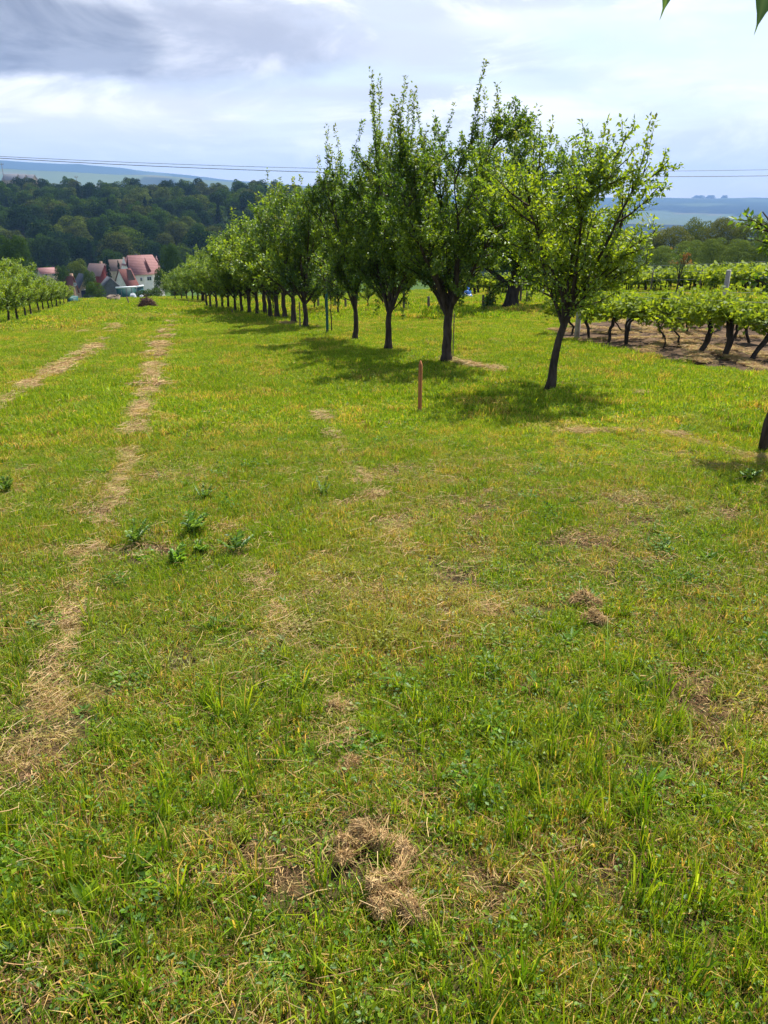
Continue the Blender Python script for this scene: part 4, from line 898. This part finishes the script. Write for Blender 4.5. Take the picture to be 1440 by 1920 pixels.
# ------------------------------------------------------------------ houses
def yaw(px, see_left):
    d = ray(px, 520); return (atan2(-d[1], -d[0])) - R(-90-see_left)
def house(name, label, px, by, Y_, L, D_, eave, ridge, see_left, wallm, roofm, wins=(), chimney=None, over=.35, hip=0., extra=None, zoff=0., group=None, gwins=()):
    g_ = at(px, by, Y_); z_ = H(g_[0], g_[1])+zoff; t = thing(name, label, 'house' if 'shed' not in name else 'shed', (g_[0], g_[1], z_), yaw(px, see_left), group)
    m = MB(); hx, hy = L/2, D_/2
    V_ = [(-hx, -hy, -1.5), (hx, -hy, -1.5), (hx, hy, -1.5), (-hx, hy, -1.5), (-hx, -hy, eave), (hx, -hy, eave), (hx, hy, eave), (-hx, hy, eave), (-hx, 0, ridge-.12), (hx, 0, ridge-.12)]
    m.add(V_, [(0, 1, 5, 4), (2, 3, 7, 6), (1, 2, 6, 5), (3, 0, 4, 7)], [(5, 6, 9), (7, 4, 8)]); m.obj('wall', wallm, t)
    r = MB(); sl = (ridge-eave)/hy; oy = hy+over; ez = eave-over*sl; ox = hx+over*.7; th_ = .16
    for s in (-1, 1):
        A = [(-ox, s*oy, ez), (ox, s*oy, ez), (ox-hip, 0, ridge), (-ox+hip, 0, ridge)]; Bv = [(a, b, c+th_) for a, b, c in A]
        r.add(A+Bv, [(0, 1, 2, 3), (4, 5, 6, 7), (0, 1, 5, 4), (1, 2, 6, 5), (3, 0, 4, 7)])
    if hip:
        for s in (-1, 1): r.add([(s*ox, -oy*.55, ez+(ridge-ez)*.45+th_), (s*ox, oy*.55, ez+(ridge-ez)*.45+th_), (s*(ox-hip), 0, ridge+th_+.02)], [], [(0, 1, 2)])
    ro = r.obj('roof', roofm, t)
    if chimney is not None:
        c = MB(); c.box((chimney-.3, .3, ridge-1.), (chimney+.3, .9, ridge+.7)); c.obj('chimney', M['brick'], ro)
    for (wx, wz, ww, wh) in wins:
        f = MB(); f.box((wx-ww/2-.08, -hy-.05, wz-.08), (wx+ww/2+.08, -hy+.05, wz+wh+.08)); fo_ = f.obj('window', M['whitem'], t)
        gq = MB(); gq.box((wx-ww/2, -hy-.07, wz), (wx-.04, -hy-.04, wz+wh)); gq.box((wx+.04, -hy-.07, wz), (wx+ww/2, -hy-.04, wz+wh)); gq.obj('pane', M['glass'], fo_)
    for (wy, wz, ww, wh, side) in gwins:
        f = MB(); f.box((side*hx-.05, wy-ww/2, wz), (side*hx+.05, wy+ww/2, wz+wh)); f.obj('window', M['glass'], t)
    if extra: extra(t, ro, hx, hy, eave, ridge)
    return t
def z_at(px, py, Y_):
    p_ = at(px, py, Y_); return p_[2]-H(p_[0], p_[1])
def ex_white(t, ro, hx, hy, eave, ridge):
    # long narrow dormer wedge on the front slope
    m = MB(); m.add([(.2, -hy*.95, eave+.35), (1.5, -hy*.95, eave+.35), (1.5, -hy*.10, ridge-.4), (.9, -hy*.35, ridge-.6), (.9, -hy*.98, eave+1.15), (.9, -hy*.25, ridge-.35)], [(0, 1, 3, 4)], [(0, 4, 5), (1, 4, 5), (0, 1, 4)]); m.obj('dormer', M['deepred'], ro)
    m = MB(); m.tube([(-hx-.2, -hy-.42, eave-.35), (hx+.2, -hy-.42, eave-.35)], .09, 6); m.obj('gutter', M['brick'], ro)
    m = MB(); m.box((-1.2+.0, .1, ridge+.02), (-.7, .5, ridge+.45)); m.obj('ridge_vent', M['slate'], ro)
    m = MB(); m.box((hx*.15, -hy*.55, eave+2.2), (hx*.15+1.2, -hy*.52, eave+2.9)); 
Yh = 230; e_ = z_at(268, 511, Yh-3); r_ = z_at(268, 479, Yh)
house('white_house', 'largest white house with pink-red tiled roof among the village trees', 268, 530, Yh, 9.4, 8.6, e_, r_, 17, M['white'], M['redroof'], [(-3.6, e_-1.7, .9, .5), (-3.5, e_-4.1, 1.1, 1.7), (-1.7, e_-2.0, .5, .9), (.6, e_-1.9, 1.1, .9), (2.8, e_-1.9, 1., .9)], None, .4, 1.4, ex_white)
def ex_annex(t, ro, hx, hy, eave, ridge):
    m = MB(); m.add([(-.6, -hy*.8, eave+.5), (1.8, -hy*.8, eave+.5), (.6, -hy*.8, ridge-.1), (-.6, -.1, ridge-.9), (1.8, -.1, ridge-.9), (.6, -.05, ridge+.15)], [(0, 2, 5, 3), (1, 2, 5, 4)], [(0, 1, 2)]); m.obj('dormer', M['brownroof'], ro)
Ya = 214; house('annex_house', 'small white gabled house with deep red roof, attached left of the large white house', 237, 535, Ya, 3.6, 4.6, z_at(240, 531, Ya-2), z_at(240, 505, Ya), 38, M['white'], M['deepred'], (), None, .35, 0, ex_annex)
house('pink_roof_house', 'house with faded pink roof and dark red wall behind the cottage', 185, 520, 238, 4.8, 5., z_at(185, 514, 236), z_at(185, 495, 238), -35, M['redwall'], M['pinkroof'], [(0, z_at(185, 524, 236), 1., 1.)], 1.)
house('brown_roof_house', 'low house with brown roof partly behind the white house', 228, 505, 262, 8., 7., z_at(228, 505, 260), z_at(228, 487, 262), 10, M['cream'], M['brownroof'], (), 1.2)
house('red_roof_house', 'low house with pinkish-red roof above the left orchard', 90, 515, 262, 5.4, 5., z_at(90, 511, 260), z_at(90, 502.5, 262), 12, M['cream'], M['redroof'], [(-1.2, z_at(90, 517, 260), .8, .7), (1.2, z_at(90, 517, 260), .8, .7)], None)
def ex_cot(t, ro, hx, hy, eave, ridge):
    m = MB(); m.box((hx+.05, -1.6, eave-.8), (hx+1.1, .2, eave-.65)); m.obj('canopy', M['whitem'], t)
    m = MB(); m.box((hx+.06, -hy+.1, -1), (hx+.12, hy-.1, eave-.9)); m.obj('cladding', M['bluewall'], t)
Yc = 198; house('cottage', 'small cottage with steep dark slate roof and tan gable', 158, 540, Yc, 3.2, 3.9, z_at(158, 536, Yc), z_at(158, 514, Yc), -62, M['cream'], M['slate'], (), None, .3, 0, ex_cot, gwins=[(0, z_at(158, 532, Yc), .5, .7, 1)])
Yr = 190; house('russet_house', 'house with russet roof just left of the dark-roofed cottage', 131, 540, Yr, 2.2, 3., z_at(130, 545, Yr), z_at(130, 519, Yr), -30, M['brick'], M['deepred'], (), .5)
Ys = 186; house('garden_shed', 'grey boarded shed with gable facing the field', 207, 545, Ys, 4., 3.5, z_at(207, 535, Ys), z_at(207, 520, Ys), -80, M['greyshed'], M['greyshed'], (), None, .2)
# terraced houses on the hilltop
hl = ['leftmost grey-roofed gabled house on the wooded hilltop', 'middle gabled house on the wooded hilltop', 'rightmost narrow gabled house on the wooded hilltop']
for q, (px, wp) in enumerate([(22, 26), (40, 16), (56, 17)]):
    Yq = 640; zr = z_at(px, 326.5+q*.6, Yq); house('hill_house', hl[q], px, 335, Yq, 9. if q else 12., 7.5, max(2., zr-4.), zr, -40, M['cream'], M['greyroof'], (), None, .4, group='gabled houses on the wooded hilltop', gwins=[(0, max(2., zr-5.), 1.2, 1.2, 1)])
# teal walled enclosure with white coping
Yt = 150
p0, p1, p2 = at(219, 556, Yt), at(258, 556, Yt+2), at(270, 552, Yt+4.5)
tw_ = thing('teal_wall', 'teal sheet wall with white coping in front of the village houses', 'wall', (p0[0], p0[1], 0)); zt = at(219, 541, Yt)[2]
def wallseg(a, b, z0, z1, th_, m):
    d = nrm(np.array([b[0]-a[0], b[1]-a[1], 0])); n_ = np.array([-d[1], d[0], 0])*th_/2; o_ = np.array([p0[0], p0[1], 0]); A, B_ = np.array([a[0], a[1], 0])-o_, np.array([b[0], b[1], 0])-o_
    v = [A-n_, B_-n_, B_+n_, A+n_]; m.add([tuple(q+[0, 0, z0]) for q in v]+[tuple(q+[0, 0, z1]) for q in v], [(0, 3, 2, 1), (4, 5, 6, 7), (0, 1, 5, 4), (1, 2, 6, 5), (2, 3, 7, 6), (3, 0, 4, 7)])
m = MB(); wallseg(p0, p1, p0[2]-2.5, zt, .12, m); m.obj('panel', M['teal'], tw_); m = MB(); wallseg(p1+np.array([.07, .05, 0]), p2, p0[2]-2.5, zt-.02, .12, m); m.obj('panel', M['teal'], tw_)
m = MB(); wallseg(p0, p1, zt+.003, zt+.28, .3, m); m.obj('coping', M['whitem'], tw_); m = MB(); wallseg(p1+np.array([.17, .15, 0]), p2, zt+.003, zt+.26, .3, m); m.obj('coping', M['whitem'], tw_)
for t_ in np.linspace(0, 1, 5):
    m = MB(); q = p0*(1-t_)+p1*t_; m.box((q[0]-p0[0]-.05, q[1]-p0[1]-.16, p0[2]-2.5), (q[0]-p0[0]+.05, q[1]-p0[1]-.07, zt)); m.obj('wall_post', M['greyshed'], tw_)
def lump(name, label, cat, px, by, Y_, rx, rz, mt, amp=.25, n=24, group=None):
    p_ = hit(px, by) if Y_ is None else at(px, by, Y_); z_ = H(p_[0], p_[1]); m = MB(); th_ = np.linspace(0, 2*pi, n, endpoint=False); rows = []
    for q in range(9):
        ph = q/8*pi/2; rr_ = rx*cos(ph); rows.append([(rr_*cos(a)*(1+amp*(vnoise(a*2, q*.7, 1., 2)-.5)), rr_*.8*sin(a), rz*sin(ph)*(1+amp*(vnoise(a*3+9, q, 1., 3)-.5))) for a in th_])
    V_ = np.array(rows).reshape(-1, 3); Qd = [(q*n+a, q*n+(a+1) % n, (q+1)*n+(a+1) % n, (q+1)*n+a) for q in range(8) for a in range(n)]
    m.add(V_, Qd); o = m.obj(name, mt, None, (p_[0], p_[1], z_), True); return tag(o, label, cat, group)
lump('covered_heap', 'larger pale canvas-covered heap in front of the teal wall', 'heap', 250, 560, 99, .48, .70, M['canvas'])
lump('covered_heap', 'smaller pale covered heap right of the larger one', 'heap', 266, 560, 99, .34, .50, M['canvas'])
# blue tarp bundle behind the tallest plum tree
b_ = hit(873, 563); o = lump('blue_bundle', 'blue and white plastic bundle behind the trunk of the tallest plum tree', 'bundle', 873, 563, b_[1], 13*mpp(b_[1]), 22*mpp(b_[1]), M['tarp'], .5)
m = MB(); m.tube([(13*mpp(b_[1])*cos(a)*.7, -13*mpp(b_[1])*.75*abs(sin(a))-.02, 12*mpp(b_[1])*(1+.2*sin(a*2))) for a in np.linspace(-.2, -pi+.2, 9)], .03, 5); m.obj('white_strap', M['whitem'], o)
# satellite dish on a pole by the cottage
p_ = at(142, 540, 190); z_ = H(p_[0], p_[1]); t = thing('satellite_dish', 'pale round satellite dish on a pole left of the cottage', 'satellite dish', (p_[0], p_[1], z_)); zc = at(142, 533, 190)[2]-z_
m = MB(); m.tube([(0, 0, 0), (0, 0, zc)], .06, 6); m.obj('pole', M['greyshed'], t)
m = MB(); V_ = [(0, .0, zc)]+[(.42*k*cos(a), -.1*k*k-.08, zc+.42*k*sin(a)) for k in (.5, 1.) for a in np.linspace(0, 2*pi, 16, endpoint=False)]
m.add(V_, [(1+a, 1+(a+1) % 16, 17+(a+1) % 16, 17+a) for a in range(16)], [(0, 1+a, 1+(a+1) % 16) for a in range(16)]); m.obj('dish', M['whitem'], t)
# small rowing-boat-like green trough and low dark heap at the field end
for px, by, wp, lab, mt in [(138, 571, 12, 'dark green trough lying at the left end of the field', 'teal'), (214, 567, 20, 'low dark heap of boards at the far field edge', 'greywood')]:
    b_ = hit(px, by); k = mpp(b_[1]); m = MB(); w_ = wp*k/2; h_ = .55
    m.add([(-w_*.8, -.4, 0), (w_*.8, -.4, 0), (w_*.8, .4, 0), (-w_*.8, .4, 0), (-w_, -.5, h_), (w_, -.5, h_*.9), (w_, .5, h_), (-w_, .5, h_*1.1), (-w_*.9, -.42, h_-.1), (w_*.9, -.42, h_-.15), (w_*.9, .42, h_-.1), (-w_*.9, .42, h_-.05)],
          [(0, 1, 5, 4), (1, 2, 6, 5), (2, 3, 7, 6), (3, 0, 4, 7), (4, 5, 9, 8), (5, 6, 10, 9), (6, 7, 11, 10), (7, 4, 8, 11), (8, 9, 10, 11)])
    if mt == 'greywood':
        for q in range(14): m.tube([(rng.uniform(-w_, 0), rng.normal(0, .3), h_*rng.random()), (rng.uniform(0, w_), rng.normal(0, .3), h_*(.6+.6*rng.random()))], .04, 4)
    tag(m.obj('trough' if mt == 'teal' else 'board_heap', M[mt], None, b_), lab, 'trough' if mt == 'teal' else 'heap')
# brush pile
b_ = hit(277, 579); k = mpp(b_[1]); w_ = 18*k; hh = 27*k; m = MB()
for q in range(420):
    a = rng.random()*2*pi; rr_ = w_*sqrt(rng.random())*.85; hz_ = hh*(1-(rr_/w_)**1.3)*rng.random(); p_ = np.array([rr_*cos(a), rr_*sin(a)*.8, hz_]); d = nrm(np.array([rng.normal(), rng.normal(), rng.normal()*.45])); l = rnd(1, .2, .6)[0]
    m.tube([p_-d*l*.5, p_+rng.normal(0, .03, 3), p_+d*l*.5], [.012, .016, .008], 3)
M['brush'] = mat('dry_brush', (.085, .045, .03), 1., 8, .5)
n = 18; th_ = np.linspace(0, 2*pi, n, endpoint=False); V_ = np.array([[(w_*.8*cos(q/6*pi/2)*cos(a)*(.9+.2*vnoise(a*2, q, 1, 2)), w_*.62*cos(q/6*pi/2)*sin(a), hh*.72*sin(q/6*pi/2)) for a in th_] for q in range(7)]).reshape(-1, 3)
m.add(V_, [(q*n+a, q*n+(a+1) % n, (q+1)*n+(a+1) % n, (q+1)*n+a) for q in range(6) for a in range(n)])
tag(m.obj('brush_pile', M['brush'], None, b_), 'dark brown pile of cut brush standing alone in the far field', 'brush pile')

# ------------------------------------------------------------------ power lines
def wire(label, xs, ys, Y_, r):
    x = np.linspace(-500, 1950, 60); co_ = np.polyfit(xs, ys, 2); P = np.array([at(a, np.polyval(co_, a), Y_+(a-720)*.01) for a in x]); m = MB(); m.tube(P, r, 5, True); tag(m.obj('power_line', M['wire']), label, 'power line')
wire('upper power line wire crossing the sky', [0, 240, 625, 1230, 1440], [293, 304.5, 316.5, 320.5, 318.5], 120, .028)
wire('lower, thicker power line wire crossing the sky', [0, 240, 625, 1230, 1440], [296.5, 309.5, 323.5, 331.5, 329.5], 118, .04)
# small poles on the hilltop
for px, ty, by, lab in [(9, 305, 345, 'tall thin pole with a crossbar beside the hilltop houses'), (145, 329, 350, 'small thin mast above the hilltop trees')]:
    Yq = 620; p_ = at(px, by, Yq); z_ = H(p_[0], p_[1]); h = at(px, ty, Yq)[2]-z_; m = MB(); m.tube([(0, 0, 0), (0, 0, h*.5), (0, 0, h)], [.22, .2, .16], 6); m.box((-1.3, -.1, h-1.3), (1.3, .1, h-1.05)); m.tube([(-1.2, 0, h-1.1), (-1.2, 0, h-.2)], .12, 5); m.tube([(1.2, 0, h-1.1), (1.2, 0, h-.2)], .12, 5)
    tag(m.obj('utility_pole', M['greywood'], None, (p_[0], p_[1], z_)), lab, 'pole')

# ------------------------------------------------------------------ hay clumps and weeds in the foreground
rng = np.random.default_rng(55)
def hay_clump(label, pts, rads, n):
    """rope of matted hay: pts in pixels on the ground, rads metres"""
    G = np.array([hit(a, b) for a, b in pts]); o0 = G[0].copy(); G = G-o0; rads = np.array(rads); U = np.arange(len(G))
    m = MB(); K = 9*len(G); ks = np.sort(rng.random(K))*(len(G)-1); cs_ = np.stack([np.interp(ks, U, G[:, q]) for q in range(3)], -1); rk = np.interp(ks, U, rads)*rnd(K, .28, .62)
    cs_ += rng.normal(0, 1, (K, 3))*(np.interp(ks, U, rads)*.30)[:, None]; cs_[:, 2] = np.abs(cs_[:, 2]-np.interp(ks, U, G[:, 2]))*1.3+rk*.85+np.interp(ks, U, G[:, 2])
    nn = 9
    for c0, r0_ in zip(cs_, rk):   # small matted wads
        V0 = []; 
        for q in range(5):
            ph = -pi/2+pi*(q+.5)/5
            for a in range(nn): V0.append(c0+r0_*np.array([cos(ph)*cos(a*2*pi/nn), cos(ph)*sin(a*2*pi/nn), sin(ph)*.8])*rnd(1, .7, 1.25)[0])
        m.add(V0, [(q*nn+a, q*nn+(a+1) % nn, (q+1)*nn+(a+1) % nn, (q+1)*nn+a) for q in range(4) for a in range(nn)])
    V_ = np.vstack(m.V); core_c = np.tile([[.24, .155, .07]], (len(V_), 1))*(.5+.9*rng.random((len(V_), 1)))
    w_ = rng.integers(0, K, n); c = cs_[w_]; r_ = rk[w_]
    d = rng.normal(0, 1, (n, 3)); d[:, 2] = np.abs(d[:, 2])*.9; d /= np.linalg.norm(d, axis=1)[:, None]; c = c+d*(r_*rnd(n, .8, 1.35))[:, None]
    ax = np.cross(d, rng.normal(0, 1, (n, 3))); ax /= np.linalg.norm(ax, axis=1)[:, None]; L = (rnd(n, .012, .055)*(1+2.2*(rng.random(n) < .03)))[:, None]; wv = np.cross(ax, d)*rnd(n, .0005, .0012)[:, None]
    e0 = c-ax*L/2-d*L*.2; e1 = c+ax*L/2-d*L*.2*rng.uniform(-1, 1, (n, 1)); Vs = np.stack([e0-wv, e0+wv, c-wv, c+wv, e1-wv, e1+wv], 1).reshape(-1, 3); o = np.arange(n)[:, None]*6
    Qs = np.vstack([o+np.array([[0, 1, 3, 2]]), o+np.array([[2, 3, 5, 4]])]); cs = np.repeat(pick(n, ['tan', 'brown'], [.8, .2])*1.05, 6, 0)
    V2, F2, C2 = join([(V_, np.vstack(m.Q), core_c), (Vs, Qs, cs)])
    ob = link('hay_clump', mesh_np('hay_clump', V2, F2, M['straw'], C2), None, o0+np.array([0, 0, .012])); tag(ob, label, 'hay clump', 'matted clumps of dried grass')
hay_clump('arched clump of matted brown hay, upper part of the curl in the foreground', [(642, 1632), (652, 1600), (690, 1585), (730, 1600), (757, 1625), (752, 1660)], [.022, .034, .032, .034, .034, .026], 5200)
hay_clump('lower rolled clump of matted hay ending in the foreground grass', [(745, 1668), (715, 1685), (722, 1708), (755, 1722), (792, 1742)], [.034, .042, .042, .034, .030], 5600)
hay_clump('brown hay clump in the right part of the field, upper of the touching pair', [(1076, 1140), (1100, 1136), (1118, 1150)], [.034, .042, .028], 2600)
hay_clump('brown hay clump in the right part of the field, lower of the touching pair', [(1090, 1172), (1112, 1170), (1130, 1178)], [.028, .034, .026], 2200)
hay_clump('small dark hay clump below a tall grass tuft in the middle', [(642, 1462), (655, 1445), (668, 1440)], [.02, .026, .02], 900)
hay_clump('little hay clump on the thin swath above the middle tuft', [(615, 1342), (630, 1338), (640, 1345)], [.02, .024, .018], 700)
def weed(label, bx, by, hpx, wpx, kind, lean=0., tone=1.):
    """pinnate or broad leaved weed"""
    b_ = hit(bx, by); k = mpp(b_[1], by)*.9; h = hpx*k; wd = wpx*k; t = thing('weed', label, 'weed', b_, 0, 'leafy weeds on the mown field'); m = MB(); C = []; D = []; Nn = []; L = []; Wd = []
    nst = 5 if kind != 'rosette' else 9
    for q in range(nst):
        a = 2*pi*q/nst+rng.normal(0, .3); inc = rnd(1, .25, .6)[0] if kind != 'rosette' else rnd(1, .9, 1.25)[0]
        d = np.array([cos(a)*sin(inc)+lean, sin(a)*sin(inc), cos(inc)]); ln = (h if kind != 'rosette' else wd*.55)*rnd(1, .75, 1.1)[0]; P = limb([0, 0, 0], d, ln, 8, -.05 if kind != 'rosette' else -.12, .05); P[:, 2] = np.maximum(P[:, 2], .004)
        m.tube(P, np.linspace(.0028, .001, 9), 5, False)
        for s in np.linspace(.22, 1., 11):
            p, dd = along(P, min(s, .999)); sd = nrm(np.cross(dd, [0, 0, 1.])); wl = wd*.34*(1.1-.75*abs(s-.45))
            for sg in (-1, 1): C.append(p); D.append(sd*sg+dd*.55); Nn.append([rng.normal(0, .3), rng.normal(0, .3), 1]); L.append(wl*rnd(1, .8, 1.15)[0]); Wd.append(wl*.55)
        C.append(P[-1]); D.append(d); Nn.append([0, 0, 1]); L.append(wd*.22); Wd.append(wd*.1)
    v, t_, c_ = leaflets(np.array(C), np.array(D), np.array(Nn, float), np.array(L), np.array(Wd), pick(len(C), ['green', 'mid', 'blue'], [.45, .5, .05])*tone*1.1, .15)
    link('leaves', mesh_np('leaves', v, [t_], M['weed'], c_), t); m.obj('stem', M['weedstem'], t)
M['weedstem'] = mat('weed_stem', (.08, .13, .03), .7, 10, .2)
for a in [('upright feathery weed leaning right beside the wide hay swath', 252, 1022, 58, 34, 'up', .35), ('largest feathery weed, arching to the right in the middle left', 352, 1004, 62, 52, 'up', .5), ('dark feathery weed above the largest one', 380, 936, 36, 26, 'up', .3), ('feathery weed with a spread of leaflets right of the largest one', 442, 1040, 56, 44, 'up', .05),
          ('bright low feathery weed below the largest one', 330, 1062, 44, 48, 'up', .1, 1.5), ('small bright weed below right of the largest one', 372, 1040, 34, 34, 'up', .3, 1.4), ('low spreading weed at the foot of the wide swath', 275, 1042, 24, 48, 'rosette', 0, 1.4), ('thin upright weed in the middle of the field', 605, 930, 42, 18, 'up', .05),
          ('grey-green flat weed rosette in the foreground left of centre', 515, 1835, 46, 90, 'rosette', 0, 1.5), ('pale leafy weed at the lower left', 215, 1790, 60, 44, 'up', 0, 1.2), ('dark weed in the shade at the right edge', 1402, 905, 30, 40, 'up', .1, 1.1), ('bluish weed at the left photo edge', 12, 925, 42, 34, 'up', -.05), ('pale upright weed at the far lower left edge', 22, 1640, 50, 34, 'up', .2, 1.2)]:
    weed(*a)

# ------------------------------------------------------------------ haze
hb = MB(); hb.box((-9700, -9700, -140), (9700, 9700, 420)); ho = hb.obj('haze', None); hm = bpy.data.materials.new('haze'); hm.use_nodes = True; t = NT(hm.node_tree)
pv = t.n('ShaderNodeVolumePrincipled'); pv.inputs['Color'].default_value = (.31, .54, 1.0, 1); pv.inputs['Density'].default_value = 1.2e-4; pv.inputs['Anisotropy'].default_value = 0.
o = t.n('ShaderNodeOutputMaterial'); t.t.links.new(pv.outputs[0], o.inputs['Volume']); ho.data.materials.clear(); ho.data.materials.append(hm); tag(ho, 'thin blue haze filling the air over the valley', 'haze', kind='stuff')
print('objects', len(bpy.data.objects))
